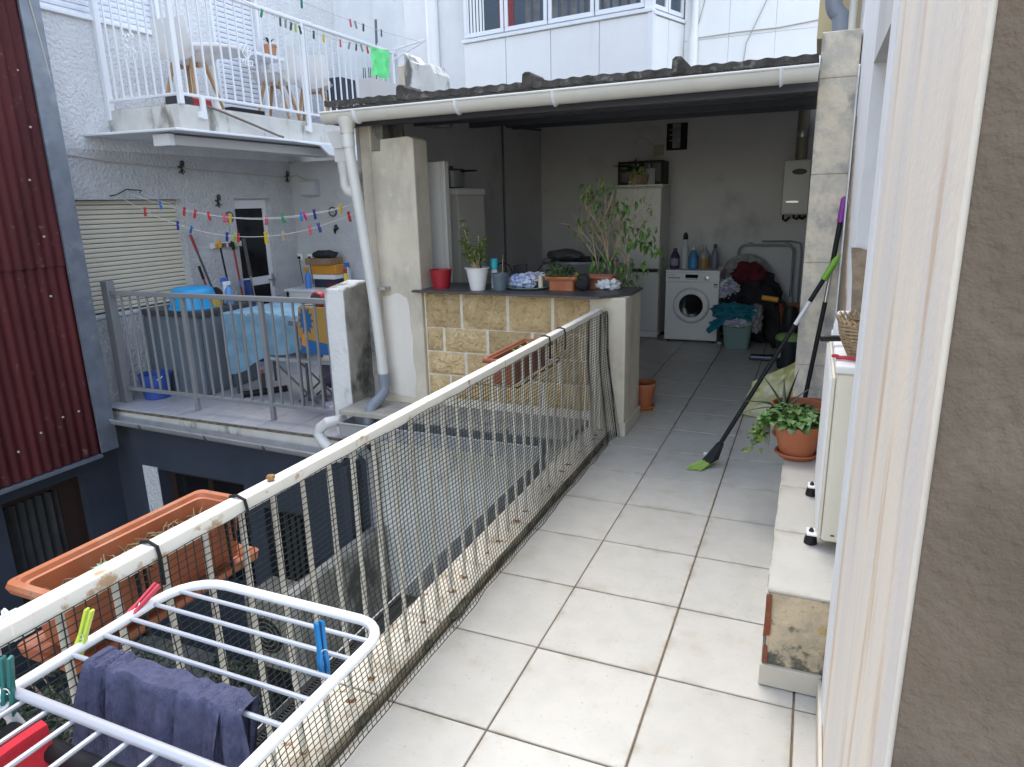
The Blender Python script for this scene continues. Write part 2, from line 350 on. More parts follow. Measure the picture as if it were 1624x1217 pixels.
    rope=mat('clothesline_cord', (.55,.55,.54), rough=.7),
    iron=mat('black_iron', (.02,.02,.021), rough=.6),
    cardboard=mat('cardboard', (.28,.19,.115), (.22,.15,.09), sc=8, rough=.9),
    slabside=mat('mouldy_slab_edge', (.62,.61,.58), (.55,.54,.50), sc=6, rough=.9, bump=.3, dirt=(.17,.16,.13), dsc=5, dst=(1,1,.35), dlo=.54, dhi=.68, dmax=.85),
    mossedge=mat('mossy_slab_lip', (.20,.175,.12), (.10,.09,.06), sc=14, rough=1, bump=.8, bsc=40),
    stepcore=mat('weathered_step_render', (.62,.50,.34), (.46,.38,.27), sc=14, rough=.95, bump=1.0, bsc=45, bdist=.012, dirt=(.085,.09,.07), dsc=17, dst=(1,1,1.2), dlo=.53, dhi=.66, zgrime=(.07, .24, .13, -.06), dmax=.92, dirt2=(.54,.38,.18), d2=(8,.54,.62), det=8),
    skirt=mat('beige_skirting', (.60,.56,.48), (.55,.50,.42), sc=7, rough=.6),
)
def flatc(name, c, rough=.45): 
    if name not in M: M[name] = mat(name, c, rough=rough)
    return M[name]
# ================================================================== SETTING: ground, terrace floor
TX, TY = 0.45, 0.4536
struct(MB().box((-40, -30, -2.95), (40, 50, -2.8)).build('courtyard_ground', M['ground']))
fl = MB().box((-2.12, 2.87, -.30), (2.2, 7.2, -.006)).box((-.11, -4, -.30), (2.2, 2.87, -.006)).build('terrace_floor', M['grout'])
struct(fl)
def tilemesh(w, d, h, nm, m, bev=.0025):
    me = MB().box((-w/2, -d/2, -h), (w/2, d/2, 0)).mesh(nm, (0, 0, 0), bev, 1); me.materials.append(m); return me
gap = .007
tm = tilemesh(TX - gap, TY - gap, .010, 'tile', M['tile'])
tl = tilemesh(.45 - .072 - gap, TY - gap, .010, 'tile', M['tile'])
tr = tilemesh(.079 - gap/2, TY - gap, .010, 'tile', M['tile'])
def tz(): return random.uniform(-.0006, .0006)
def tr_(): return (random.uniform(-.0015, .0015), random.uniform(-.0015, .0015), 0)
for j in range(-4, 7):
    y = (j + .5) * TY
    inst(tl, 'tile', fl, ((.072 + .45) / 2 + gap/4, y, tz()), tr_())
    for i in (1, 2): inst(tm, 'tile', fl, ((i + .5) * TX, y, tz()), tr_())
    inst(tr, 'tile', fl, (1.35 + .079 / 2 + gap/4, y, tz()), tr_())
for j in range(7, 15):
    for i in range(-4, 3): inst(tm, 'tile', fl, ((i + .5) * TX, (j + .5) * TY, tz()), tr_())
# row that straddles the doorway
for i in range(0, 3): inst(tm, 'tile', fl, ((i + .5) * TX, 6.5 * TY, tz() + .0012), tr_()) if i == 0 else None
# kerb with coping tiles
kb = struct(MB().box((-.108, -3.2, -.006), (.060, 2.90, .034)).build('kerb', M['kerbface'], org=(0, 0, 0)))
km = MB().box((-.088, -.222, -.010), (.088, .222, 0)).mesh('coping_tile', (0, 0, 0), .003, 1); km.materials.append(M['coping'])
for j in range(-6, 7):
    inst(km, 'coping_tile', kb, (-.022, (j + .42) * .45, .0455 + tz()), tr_())
gm = MB()
random.seed(5)
for q_, w_ in ((.545, .04), (.60, .03), (.30, .02), (1.35, .022), (1.98, .035), (2.03, .025), (-.12, .02)):
    gm.blob((.062, q_, .012), (w_ * .7, w_ * 1.6, w_ * .55), .5, 5, 12, 8, int(q_ * 50))
for k in range(120):
    y = -1 + 3.8 * k / 120 + random.uniform(-.02, .02); w = max(0, noise.noise(Vector((y * 2.4, 3, 1))) - .12) * .06
    if w <= 0: continue
    gm.blob((.066 + w * .3, y, .002), (w, .025, .005 + w * .25), .5, 5, 8, 5, k)
stuff(gm.build('kerb_grime', M['mossedge'], kb))

# ================================================================== the railing on the kerb
rl = thing('balcony_railing', 'white painted rusting iron railing along the tiled terrace edge', 'railing', (0, .9, .045))
MB().box((-.021, -3.0, .885), (.021, 2.93, .922)).build('top_rail', M['railwhite'], rl, bevel=.004, seg=2)
bm_ = MB().box((-.007, -.007, -.85), (.007, .007, 0)).mesh('baluster', (0, 0, 0), .0025, 1); bm_.materials.append(M['balwhite'])
random.seed(3)
for k in range(-11, 28):
    inst(bm_, 'baluster', rl, (random.uniform(-.002, .002), -.33 + k * .1185, .888), (random.uniform(-.004, .004), random.uniform(-.004, .004), random.uniform(-.2, .2)))
fm = MB().lathe([(.019, 0), (.016, .003), (.011, .006), (.0085, .012), (.0, .013)], n=10).mesh('rusty_foot', (0, 0, 0)); fm.materials.append(M['rust'])
for k in range(-11, 28):
    if k % 3 != 1: inst(fm, 'rusty_foot', rl, (0, -.33 + k * .1185, .0455), (0, 0, k), (.8, .8 + .3 * math.sin(k), .6))
MB().lathe([(0, .014), (.010, .014), (.012, .011), (.012, .006), (.008, .004), (.007, 0), (.013, -.002)], (0, -.33, .923), 14).build('bolt', M['rust'], rl)
MB().tube([(0.004, -1.01, .92), (.006, -1.01, .935), (.0, -1.012, .942), (-.01, -1.01, .935), (-.012, -1.01, .91)], .003, 6).build('cable_tie', M['rackwhite'], rl)
MB().box((-.0225, -1.02, .8835), (.0225, -.98, .9235)).build('rail_sleeve', M['railwhite'], rl, bevel=.003)

# green safety net hung on the railing
def netp(y, h):
    z = .895 - h * .885
    sag = h * h
    wob = .012 * noise.noise(Vector((y * 3.1, h * 2, 0))) * (.3 + h) + .006 * noise.noise(Vector((y * 9, h * 3, 7)))
    gather = max(0, (y - 2.05) / .85)
    x = .030 + .080 * sag + wob + gather * .014 * math.sin(y * 24 + h * 1.5) * (1 - .3 * h)
    yy = y + .010 * noise.noise(Vector((y * 2, h * 3, 3)))
    return Vector((x, yy, max(z, .004 + .001 * math.sin(y * 40)) + .006 * noise.noise(Vector((y * 6, 1, h * 2))) * (1 - h)))
nt = MB(); ny = 172; y0, y1 = -1.25, 2.895
for i in range(ny):
    y = y0 + (y1 - y0) * i / (ny - 1)
    nt.tube([netp(y, k / 12) for k in range(13)], .0016, 3, caps=False)
for j in range(52):
    h = j / 51
    nt.tube([netp(y0 + (y1 - y0) * i / 150, h) for i in range(151)], .00155 if j < 51 else .002, 3, caps=False)
for q in range(4):
    y = 2.85 + .04 * q / 3
    nt.tube([netp(y, k / 12) + Vector((.022 * math.sin(q * 1.9 + k * .12) + .004, 0, 0)) for k in range(13)], .0017, 3, caps=False)
nt.tube([netp(2.89, k / 12) + Vector((.006 * math.sin(k), .004, 0)) for k in range(13)], .0035, 5)
lab(nt.build('safety_net', M['net'], ang=180), 'dark green plastic netting hung along the white railing', 'netting')

# gutter under the kerb with its leaf guard
g = thing('edge_gutter', 'grey metal gutter with black leaf guard below the terrace edge', 'gutter', (-.21, .9, -.2))
MB().box((-.32, -1.2, -.20), (-.118, 2.60, -.19)).box((-.326, -1.2, -.20), (-.320, 2.6, -.085)).box((-.118, -1.2, -.20), (-.112, 2.6, -.02)).build('trough', M['gutterzinc'], g)
gd = MB()
for k in range(84):
    y = -.40 + k * .0135; gd.box((-.318, y, -.108), (-.122, y + .006, -.100))
for x in (-.315, -.28, -.24, -.20, -.16, -.13): gd.box((x, -.405, -.100), (x + .005, .735, -.094))
gd.build('leaf_guard', M['black'], g)

# ================================================================== right: own house
hw = thing('house_wall', 'pale house wall with marble strip and recess on right of the terrace', 'wall', (1.8, 1, 0))
MB().box((1.430, -.772, -.2), (2.3, .31, 6)).build('streaked_slab', M['streak'], hw, bevel=.003)
MB().box((1.426, .311, .0), (2.3, .478, 6)).build('painted_corner', M['whitestrip'], hw, bevel=.004)
MB().box((1.455, .480, 2.13), (2.3, 1.649, 6)).build('lintel', M['jambgrey'], hw)
MB().box((1.78, .480, 0), (2.3, 1.649, 2.128)).build('recess_back', M['jambgrey'], hw)
MB().box((1.455, 1.651, 0), (2.3, 4.2, 6)).build('far_wall', M['whitestrip'], hw)
MB().box((1.417, -.771, .003), (1.4285, .528, .078)).build('skirting', M['skirt'], hw, bevel=.002)
pp = jag([(1.457, .42), (1.70, .42), (1.70, 1.34), (1.457, 1.42)], .05, 6, 2)
MB().prism(pp, 'y', 1.643, 1.6505).build('bare_stone', M['brownstone'], hw)
pp = jag([(1.68, .5), (2.85, .5), (2.86, 1.2), (2.6, 1.62), (2.72, 2.0), (2.66, 2.02), (2.5, 1.68), (2.2, 1.30), (1.9, 1.16)], .05, 7, 5)
MB().prism([(q[0], q[1]) for q in pp], 'x', 1.450, 1.4545).build('bare_stone', M['brownstone'], hw)
pp = jag([(2.70, .5), (2.90, .5), (2.90, 2.3), (2.82, 2.3), (2.80, 1.7), (2.76, 1.1)], .035, 9, 8)
MB().prism(pp, 'x', 1.443, 1.4505).build('loose_plaster', M['whitestrip'], hw)
tw = thing('window_reveal', 'dark taupe rough stucco wall closest on the right', 'wall', (1.9, -.8, 0))
MB().box((1.4365, -.779, -.5), (3.2, -.774, 5)).build('stucco_face', M['taupe'], tw, bevel=.004, seg=2)

# tiled step
st = thing('tiled_step', 'low tiled step with broken mouldy end along right wall', 'step', (1.35, 1.7, 0))
MB().box((1.248, .548, .072), (1.70, 2.912, .352)).build('core', M['stepcore'], st)
MB().box((1.234, .535, .003), (1.4285, .550, .082)).box((1.234, .551, .003), (1.247, 2.91, .082)).build('skirting', M['skirt'], st, bevel=.002)
MB().box((1.238, .551, .084), (1.2465, 2.91, .350)).build('side_render', M['mossy'], st)
bp = jag([(1.2405, .19), (1.262, .20), (1.258, .35), (1.2405, .345)], .006, 5, 3)
MB().prism(bp, 'y', .540, .5475).prism(jag([(1.2405, .086), (1.256, .09), (1.252, .15), (1.2405, .15)], .005, 5, 6), 'y', .540, .5475).build('broken_brick', mat('red_brick', (.26,.085,.04), (.20,.06,.03), sc=30, rough=.95, bump=.6), st)
stm = MB().box((-.215, -.2285, -.012), (.215, .2285, 0)).mesh('step_tile', (0, 0, 0), .003, 1); stm.materials.append(M['tile'])
for k in range(5): inst(stm, 'step_tile', st, (1.455, .545 + .2285 + k * .4625, .3655))

# air conditioner on the step
ac = thing('air_conditioner', 'cream outdoor air conditioner unit standing on the tiled step', 'air conditioner', (1.53, 1.28, .366))
MB().box((1.400, .88, .405), (1.68, 1.58, 1.035)).build('casing', M['acwhite'], ac, bevel=.014, seg=3)
MB().box((1.392, .868, 1.037), (1.69, 1.592, 1.068)).build('lid', M['appliance'], ac, bevel=.012, seg=3)
MB().box((1.388, .89, .42), (1.3985, 1.57, 1.02)).build('front_panel', M['acwhite'], ac, bevel=.003)
gr = MB()
for k in range(33): 
    y = .90 + k * .0205; gr.box((1.379, y, .43), (1.3875, y + .004, 1.01))
gr.build('front_grille', M['appliance'], ac)
for y in (.935, 1.40):
    MB().box((1.352, y - .03, .408), (1.40, y + .03, .4135)).build('foot_plate', M['appliance'], ac)
    f_ = MB().lathe([(.0, .0), (.024, 0), (.022, .02), (.017, .036), (.0, .037)], (1.368, y, .3665), 12).build('rubber_foot', M['black'], ac)
    MB().lathe([(.009, 0), (.009, .006), (.004, .014), (0, .015)], (1.368, y, .414), 8).build('bolt', M['iron'], f_)
MB().box((1.43, .876, .432), (1.442, .8795, .436)).build('screw', M['iron'], ac)
# things lying on the unit
bk = thing('wicker_basket', 'torn wicker basket standing on top of the air conditioner', 'basket', (1.50, 1.02, 1.068))
wb_ = MB()
for j in range(11):
    z = 1.073 + j * .0115; r = .062 + .042 * math.sin(min(1, j / 11) * 1.5)
    wb_.tube([(1.50 + (r + .004 * math.sin(k * math.pi + j * math.pi)) * math.cos(2*math.pi*k/36), 1.02 + (r + .004 * math.sin(k*math.pi + j*math.pi)) * math.sin(2*math.pi*k/36), z + .002 * math.sin(k * 1.3 + j)) for k in range(36)], .0062, 5, closed=True)
wb_.build('woven_side', M['wicker'], bk)
wb_ = MB()
for k in range(22):
    a = 2 * math.pi * k / 22; wb_.tube([(1.50 + (.062 + .042 * math.sin(min(1, t / 11 * 1.0) * 1.5)) * math.cos(a), 1.02 + (.062 + .042 * math.sin(min(1, t / 11) * 1.5)) * math.sin(a), 1.07 + t * .0115) for t in (0, 3, 6, 9, 11 + random.random() * 1.5)], .004, 5)
wb_.build('stake', M['wicker'], bk)
wb_ = MB(); 
for k in range(30):
    a = 2 * math.pi * k / 30; wb_.tube([(1.50 + .104 * math.cos(a), 1.02 + .104 * math.sin(a), 1.193), (1.50 + .115 * math.cos(a + .12), 1.02 + .115 * math.sin(a + .12), 1.207 + random.random() * .012), (1.50 + .106 * math.cos(a + .24), 1.02 + .106 * math.sin(a + .24), 1.195)], .0045, 5)
wb_.build('rim_braid', M['wicker'], bk)
MB().lathe([(0, 1.070), (.062, 1.070), (.062, 1.074), (0, 1.074)], (1.50, 1.02, 0), 16).build('base', M['wicker'], bk)
rc = thing('red_clip', 'small red plastic clip on the air conditioner edge', 'clip', (1.42, .93, 1.068))
MB().tube([(1.395, .955, 1.077), (1.43, .945, 1.079), (1.47, .94, 1.077)], .007, 8).build('bar', flatc('clip_red', (.42,.02,.04)), rc)
MB().lathe([(.006, -.004), (.012, -.004), (.012, .004), (.006, .004), (.006, -.004)], (1.392, .957, 1.0815), 12).build('ring', flatc('clip_red', (.42,.02,.04)), rc)
bu = thing('scrub_brush', 'black handled brush lying behind the wicker basket', 'brush', (1.40, 1.22, 1.068))
MB().tube([(1.345, 1.20, 1.094), (1.39, 1.21, 1.096), (1.44, 1.23, 1.094)], [.011, .012, .011], 8).build('handle', M['black'], bu)
MB().box((1.435, 1.20, 1.082), (1.53, 1.26, 1.104)).build('head', M['black'], bu, bevel=.006, seg=2)
MB().box((1.44, 1.205, 1.0685), (1.525, 1.255, 1.082)).build('bristles', M['whitecloth'], bu)
lab(MB().lathe([(0, 0), (.034, 0), (.034, .06), (.030, .07), (.026, .105), (.022, .11), (0, .11)], (1.425, 1.36, 1.068), 16).build('plastic_bottle', M['rackwhite']), 'small white plastic bottle standing behind the wicker basket', 'bottle')

# right pillar that closes the covered room
pr = thing('block_pillar', 'tall stained concrete block pillar at right of the doorway', 'pillar', (1.35, 3.2, 0))
for z0, z1 in ((.0, .60), (.6015, 1.232), (1.2335, 1.742), (1.7435, 2.262), (2.2635, 2.505)):
    MB().box((1.248, 2.915, z0), (1.449, 3.45, z1)).build('block', M['concrete'], pr, bevel=.004, seg=1)
yw = lab(MB().box((1.21, 3.60, 2.6), (1.60, 4.2, 6)).build('yellow_wall', M['yellowwall']), 'pale yellow wall strip rising behind the block pillar', 'wall')
pe = thing('drain_elbow', 'thick grey plastic drain pipe bend above the block pillar', 'pipe', (1.33, 3.25, 2.505))
MB().tube([(1.29, 3.30, 3.2), (1.29, 3.30, 2.78)] + [(1.29 + .045 * (1 - math.cos(R(a))), 3.30, 2.76 - .09 * math.sin(R(a))) for a in (15, 30, 45, 60, 75, 90)] + [(1.345, 3.30, 2.51)], .048, 14).build('pipe', M['pvcgrey'], pe)
MB().lathe([(.052, -.02), (.053, 0), (.052, .02)], (1.29, 3.30, 2.80), 14).build('collar', M['pvcgrey'], pe)
MB().tube([(1.40, 3.28, 3.2), (1.40, 3.28, 2.52)], .022, 10).build('thin_pipe', M['pvcwhite'], pe)

# ================================================================== covered room (walls, pillars, half wall, roof)
rm = thing('covered_room', 'grey plastered walls of the open laundry room', 'room', (-.3, 5, 0))
MB().box((-2.12, 7.05, -.006), (1.6, 7.2, 2.62)).build('back_wall', M['greywall'], rm)
MB().box((-2.12, 3.30, -.006), (-2.0, 7.048, 2.60)).build('side_wall', M['greywall'], rm)
MB().box((1.30, 3.452, -.006), (1.44, 7.048, 2.6)).build('side_wall', M['greywall'], rm)
MB().tube([(-1.985, 5.80, 0), (-1.985, 5.80, 2.47)], .012, 8).build('conduit', M['steel'], rm)
MB().tube([(-1.98, 5.9, 2.45), (-1.98, 7.0, 2.5)], .012, 8).build('conduit', M['steel'], rm)
cb = MB()
cb.box((-.40, 7.03, 2.18), (-.16, 7.049, 2.48)).build('niche', M['wallnavy'], rm)
MB().box((-.325, 6.99, 2.20), (-.235, 7.029, 2.47)).box((-.36, 6.985, 2.28), (-.235, 7.0, 2.295)).box((-.36, 6.985, 2.34), (-.235, 7.0, 2.355)).box((-.36, 6.985, 2.40), (-.235, 7.0, 2.415)).build('meter', M['greycloth'], rm, bevel=.003)
MB().box((-.555, 7.035, 2.13), (-.43, 7.049, 2.25)).build('junction_plate', flatc('yellowed_plate', (.33,.29,.19)), rm, bevel=.003)
MB().tube([(-.80, 7.03, 2.25), (-.74, 7.03, 2.34), (-.64, 7.03, 2.33), (-.55, 7.03, 2.24)], .004, 6).build('cable', M['wire'], rm)
MB().tube([(.75, 7.0, 1.12), (1.06, 7.0, 1.12), (1.16, 7.0, 1.10), (1.18, 7.0, 1.0), (1.18, 7.0, .3)], .011, 8).build('conduit', M['pvcgrey'], rm)

lp = thing('plaster_pillar', 'cream plastered pillar with pale patch beside the half wall', 'pillar', (-1.66, 3.1, .08))
MB().prism([(-1.80, .08), (-1.43, .08), (-1.43, 2.09), (-1.47, 2.11), (-1.71, 2.10), (-1.715, 2.02), (-1.80, 2.02)], 'y', 2.915, 3.12).build('shaft', M['plaster'], lp, bevel=.006)
MB().box((-1.90, 2.93, -.3), (-1.802, 3.298, 2.29)).build('wall_end', M['plaster'], lp, bevel=.008)
MB().prism(jag([(-1.79, .16), (-1.53, .13), (-1.525, .60), (-1.55, .93), (-1.66, .965), (-1.785, .93)], .02, 8, 4), 'y', 2.910, 2.9155).build('plaster_patch', M['plasterwhite'], lp)
MB().box((-1.81, 2.96, 2.025), (-1.715, 3.28, 2.27)).build('wedge_block', M['mossdark'], lp, bevel=.004)
pw = lab(MB().box((-2.02, 3.05, -.3), (-1.903, 3.298, 2.29)).build('party_wall', M['mossdark'], bevel=.01), 'narrow dirty end of party wall behind the downpipe', 'wall')

hf = thing('half_wall', 'low wall of honey coloured split stones under the dark counter', 'wall', (-.76, 3.1, .08))
MB().box((-1.429, 2.952, .0), (-.092, 3.37, .984)).build('mortar_bed', M['mortar'], hf)
courses = [(.905, .984, [-1.428, -1.11, -.73, -.38, -.092]), (.715, .893, [-1.428, -1.11, -.73, -.38, -.092]), (.525, .703, [-1.428, -1.27, -.90, -.54, -.17, -.092]), (.340, .513, [-1.428, -1.09, -.70, -.33, -.092]), (.15, .328, [-1.428, -1.23, -.83, -.46, -.092])]
courses = courses[1:]; courses[0] = (.71, .975, courses[0][2])
sidx = 0
for z0, z1, xs in courses:
    for a, b in zip(xs[:-1], xs[1:]):
        a += .012; b -= .011;  sidx += 1; s_ = sidx
        def fr(u, v, a=a, b=b, z0=z0, z1=z1, s_=s_):
            e = min(u, 1 - u, v, 1 - v); e = min(1, e * 5)
            x = a + (b - a) * u + .004 * noise.noise(Vector((v * 6, s_, 2))) ; z = z0 + (z1 - z0) * v + .004 * noise.noise(Vector((u * 8, s_, 9)))
            y = 2.950 - e * (.022 + .020 * noise.noise(Vector((x * 14, z * 14, s_))) + .012 * noise.noise(Vector((x * 40, z * 40, s_))))
            return Vector((x, y, z))
        MB().grid(fr, 18, 9, False).build('stone', M['stone'], hf)
ep = thing('end_post', 'cream rendered end post of the half wall beside the doorway', 'post', (.035, 3.14, 0))
MB().box((-.090, 2.915, .0), (.160, 3.37, .984)).build('shaft', M['plaster'], ep, bevel=.012, seg=2)
MB().box((.02, 2.900, .003), (.172, 2.914, .10)).box((.161, 2.914, .003), (.174, 3.375, .10)).build('skirting', M['skirt'], ep, bevel=.002)
lab(MB().prism([(-1.475, 2.845), (-.05, 2.80), (.0, 2.82), (.168, 3.05), (.168, 3.40), (-1.428, 3.40), (-1.428, 2.90), (-1.475, 2.90)], 'z', .986, 1.002).build('stone_counter', M['darkslab'], bevel=.002), 'long dark stone counter slab on top of the half wall', 'counter')

# ledge and gutter under the half wall
lg = thing('stone_ledge', 'grey stone ledge jutting out under the half wall', 'ledge', (-1, 2.7, 0))
for k, (a, b) in enumerate([(-2.03, -1.55), (-1.545, -1.07), (-1.065, -.59), (-.585, -.115)]):
    MB().box((a, 2.56 + .004 * (k % 2), .045), (b, 2.951, .085)).build('slab', M['ledge'], lg, bevel=.004)
lw = thing('lower_wall', 'grey stained courtyard wall below the stone ledge', 'wall', (-1, 2.9, -2.8))
MB().box((-1.97, 2.86, -2.8), (-.12, 3.1, .044)).build('wall', M['courtwall'], lw)
MB().box((-.12, -3.9, -2.8), (.3, 2.86, -.302)).build('side_wall', M['courtwall'], lw)
gg = thing('ledge_gutter', 'square grey metal gutter running below the stone ledge', 'gutter', (-1, 2.6, -.1))
MB().box((-1.99, 2.50, -.10), (-.33, 2.506, .0)).box((-1.99, 2.506, -.10), (-.33, 2.70, -.093)).box((-1.99, 2.70, -.10), (-.33, 2.706, .0)).box((-1.992, 2.506, -.093), (-1.986, 2.70, 0)).build('trough', M['gutterzinc'], gg)
MB().tube([(-1.99, 2.498, .0), (-.33, 2.498, .0)], .009, 8).build('rolled_lip', M['gutterzinc'], gg)
for x in (-1.75, -1.2, -.7): MB().box((x, 2.492, -.106), (x + .02, 2.710, -.101)).box((x, 2.708, -.1), (x + .02, 2.86, -.08)).build('bracket', M['steel'], gg)
dp2 = lab(MB().tube([(-1.93, 2.62, -.09), (-1.93, 2.66, -.25), (-1.93, 2.80, -.4), (-1.93, 2.80, -2.79)], .045, 12).build('rain_pipe', M['gutterzinc']), 'grey rain pipe dropping from the ledge gutter to the courtyard', 'pipe')

# roof
rf = thing('shed_roof', 'weathered dark corrugated roof over the laundry room', 'roof', (-.3, 5, 2.3))
def roofz(y): return 2.322 + (y - 2.75) * .066
def rfn(u, v, off=0):
    x = -2.06 + 3.30 * u; y = 2.76 + 4.5 * v
    return Vector((x, y + .012 * noise.noise(Vector((x * 5, 3, 0))) * (1 - v), roofz(y) + .0035 * math.sin(x * 2 * math.pi / .095) + off + .005 * noise.noise(Vector((x * 11, y * 5, 1)))))
MB().grid(lambda u, v: rfn(1 - u, .002 + .998 * v, .004), 260, 6).build('underside', M['roofsheet'], rf)
rb = MB(); rb.grid(lambda u, v: rfn(u, v, .048), 260, 6)
rb.grid(lambda u, v: rfn(u, 0, .006 + .042 * v) + Vector((0, 0.0, 0)), 260, 1, False)
rb.build('sheets', M['roof'], rf)
for x in (-1.41, -.47, .48):
    MB().prism([(x - .035, 0), (x - .03, .080), (x - .012, .094), (x + .02, .092), (x + .036, .074), (x + .040, 0)], 'y', 2.745, 3.0).build('ridge_cap', M['roof'], rf, bevel=.006).location.z = 2.335
MB().box((-2.0, 2.90, 2.20), (1.246, 2.98, 2.318)).build('beam', M['steel'], rf)
for y in (3.9, 5.0, 6.1): MB().box((-1.998, y, roofz(y) - .105), (1.298, y + .06, roofz(y) - .012)).build('beam', M['steel'], rf)
MB().box((-1.96, 2.80, 2.27), (1.24, 2.83, 2.33)).build('fascia', M['steel'], rf)
gt = thing('roof_gutter', 'long off-white half round gutter along the shed roof', 'gutter', (-.4, 2.72, 2.2))
gp = [(.062 * math.cos(R(a)), .075 * math.sin(R(a))) for a in range(180, 361, 15)]
def gut(mb, x0, x1, z0, z1, prof, th, cy):
    pr_ = [(p[0], p[1]) for p in prof]; n = len(pr_)
    inner = [(p[0] * (1 - th / .062), p[1] * (1 - th / .075)) for p in pr_]
    loop = pr_ + inner[::-1]; m = len(loop)
    vs = [(x0, cy + p[0], z0 + p[1]) for p in loop] + [(x1, cy + p[0], z1 + p[1]) for p in loop]
    fs = [(i, (i + 1) % m, (i + 1) % m + m, i + m) for i in range(m)]
    for i in range(n - 1): fs.append((i, m - 1 - i, m - 2 - i, i + 1)); fs.append((m + i, m + i + 1, m + m - 2 - i, m + m - 1 - i))
    mb.add(vs, [f[::-1] for f in fs], True); return mb
gut(MB(), -2.03, 1.246, 2.278, 2.298, gp, .004, 2.72).build('channel', M['pvcwhite'], gt)
MB().tube([(-2.03, 2.658, 2.279), (1.246, 2.658, 2.299)], .008, 8).build('front_lip', M['pvcwhite2'], gt)
MB().prism([(2.72 + p[0], 2.278 + p[1]) for p in gp], 'x', -2.034, -2.029).build('end_cap', M['pvcwhite'], gt)
for x in (-1.74, -.94, -.26, 1.06):
    z = 2.278 + (x + 2.03) * .0061
    MB().tube([(x, 2.72 + .066 * math.cos(R(a)), z + .079 * math.sin(R(a))) for a in range(178, 365, 12)], .013, 6, flat=.35).build('bracket', M['whitemetal'], gt)
dp = thing('downpipe', 'white plastic downpipe in front of the plaster pillar', 'pipe', (-1.80, 2.70, 0))
MB().lathe([(.070, .0), (.068, -.03), (.050, -.075), (.050, -.11)], (-1.845, 2.715, 2.245), 16).build('outlet', M['pvcwhite'], dp)
MB().tube([(-1.845, 2.712, 2.15), (-1.842, 2.715, 2.0), (-1.815, 2.76, 1.5), (-1.775, 2.80, .8), (-1.752, 2.81, .29)], .040, 14).build('pipe', M['pvcwhite2'], dp)
MB().lathe([(.046, .0), (.046, .09)], (-1.844, 2.713, 2.04), 14).build('collar', M['pvcwhite2'], dp)
MB().lathe([(.047, -.05), (.048, .05), (.041, .055)], (-1.752, 2.81, .29), 14).build('grey_socket', M['pvcgrey'], dp)
MB().tube([(-1.752, 2.81, .27), (-1.752, 2.80, .20), (-1.765, 2.74, .15), (-1.785, 2.66, .11), (-1.79, 2.62, .05), (-1.79, 2.61, -.08)], .044, 14).build('offset_bend', M['pvcgrey'], dp)
MB().box((-1.79, 2.83, 1.0), (-1.70, 2.913, 1.02)).build('clip', M['gutterzinc'], dp)
wp = thing('overflow_pipe', 'short white plastic elbow pipe at foot of the white terrace post', 'pipe', (-2.1, 2.5, -.1))
MB().tube([(-2.05, 2.62, -.02), (-2.05, 2.54, .0), (-2.09, 2.49, .0), (-2.16, 2.49, -.05), (-2.18, 2.48, -.10), (-2.14, 2.47, -.15), (-2.07, 2.46, -.20)], .042, 14).build('bend', M['pvcwhite2'], wp)
MB().lathe([(.047, -.03), (.047, .03)], (-2.05, 2.60, -.01), 14, 'y').build('socket', M['pvcwhite2'], wp)
# ================================================================== neighbouring house on the left
nh = thing('neighbour_house', 'white stuccoed house at left with roller shutters and door', 'house', (-5, 4, 0))
def wall_cells(name, mt, parent, ys, zs, holes, x0, x1):
    m = MB()
    for i in range(len(ys) - 1):
        for j in range(len(zs) - 1):
            cy, cz = (ys[i] + ys[i+1]) / 2, (zs[j] + zs[j+1]) / 2
            if any(a < cy < b and c < cz < d for a, b, c, d in holes): continue
            m.box((x0, ys[i], zs[j]), (x1, ys[i+1], zs[j+1]))
    return m.build(name, mt, parent)
wall_cells('wall', M['shadedstucco'], nh, [2.3, 2.66, 4.02, 4.77, 5.37, 5.802], [-.42, -.2, .62, 1.745, 2.20], [(2.66, 4.02, .62, 1.745), (4.77, 5.37, -.2, 1.745)], -5.35, -5.0)
wall_cells('wall', M['stucco'], nh, [2.3, 2.56, 4.03, 4.80, 5.47, 7.3], [2.201, 2.52, 3.37, 4.55, 6.5], [(2.56, 4.03, 3.37, 4.55), (4.80, 5.47, 2.52, 4.55)], -5.35, -5.0)
MB().box((-5.34, 5.803, -.42), (-2.125, 6.1, 2.19)).build('back_wall', M['shadedwhite'], nh)
MB().box((-5.34, 7.02, 2.2), (-4.02, 7.25, 6.5)).build('back_wall', M['smoothwhite'], nh)
def shutter(y0, y1, z0, z1, x, n, m, gapc):
    f = MB().box((x - .02, y0, z0), (x - .012, y1, z1)).build('roller_shutter', gapc, nh)
    h = (z1 - z0) / n
    sm = MB().prism([(0, .0), (.010, .004), (.0125, h * .5), (.010, h - .009), (0, h - .005)], 'y', -(y1 - y0) / 2, (y1 - y0) / 2)
    sm.f = [q[::-1] for q in sm.f]
    me = sm.mesh('slat', (0, 0, 0)); me.materials.append(m)
    for k in range(n):
        ob = inst(me, 'slat', f, (x - .010, (y0 + y1) / 2, z0 + k * h))
    return f
shutter(2.66, 4.02, .66, 1.745, -5.10, 24, M['shutter'], M['cabdark'])
MB().box((-5.13, 2.66, .625), (-4.985, 4.02, .655)).build('window_sill', M['stucco'], nh, bevel=.004)
MB().box((-5.12, 2.66, .657), (-5.095, 4.02, .675)).build('shutter_rail', M['cabdark'], nh)
shutter(2.56, 4.03, 3.37, 4.55, -5.07, 22, M['shutterwhite'], M['whitemetal'])
MB().box((-5.07, 2.54, 3.335), (-4.965, 4.06, 3.369)).build('window_sill', M['whitemetal'], nh, bevel=.004)
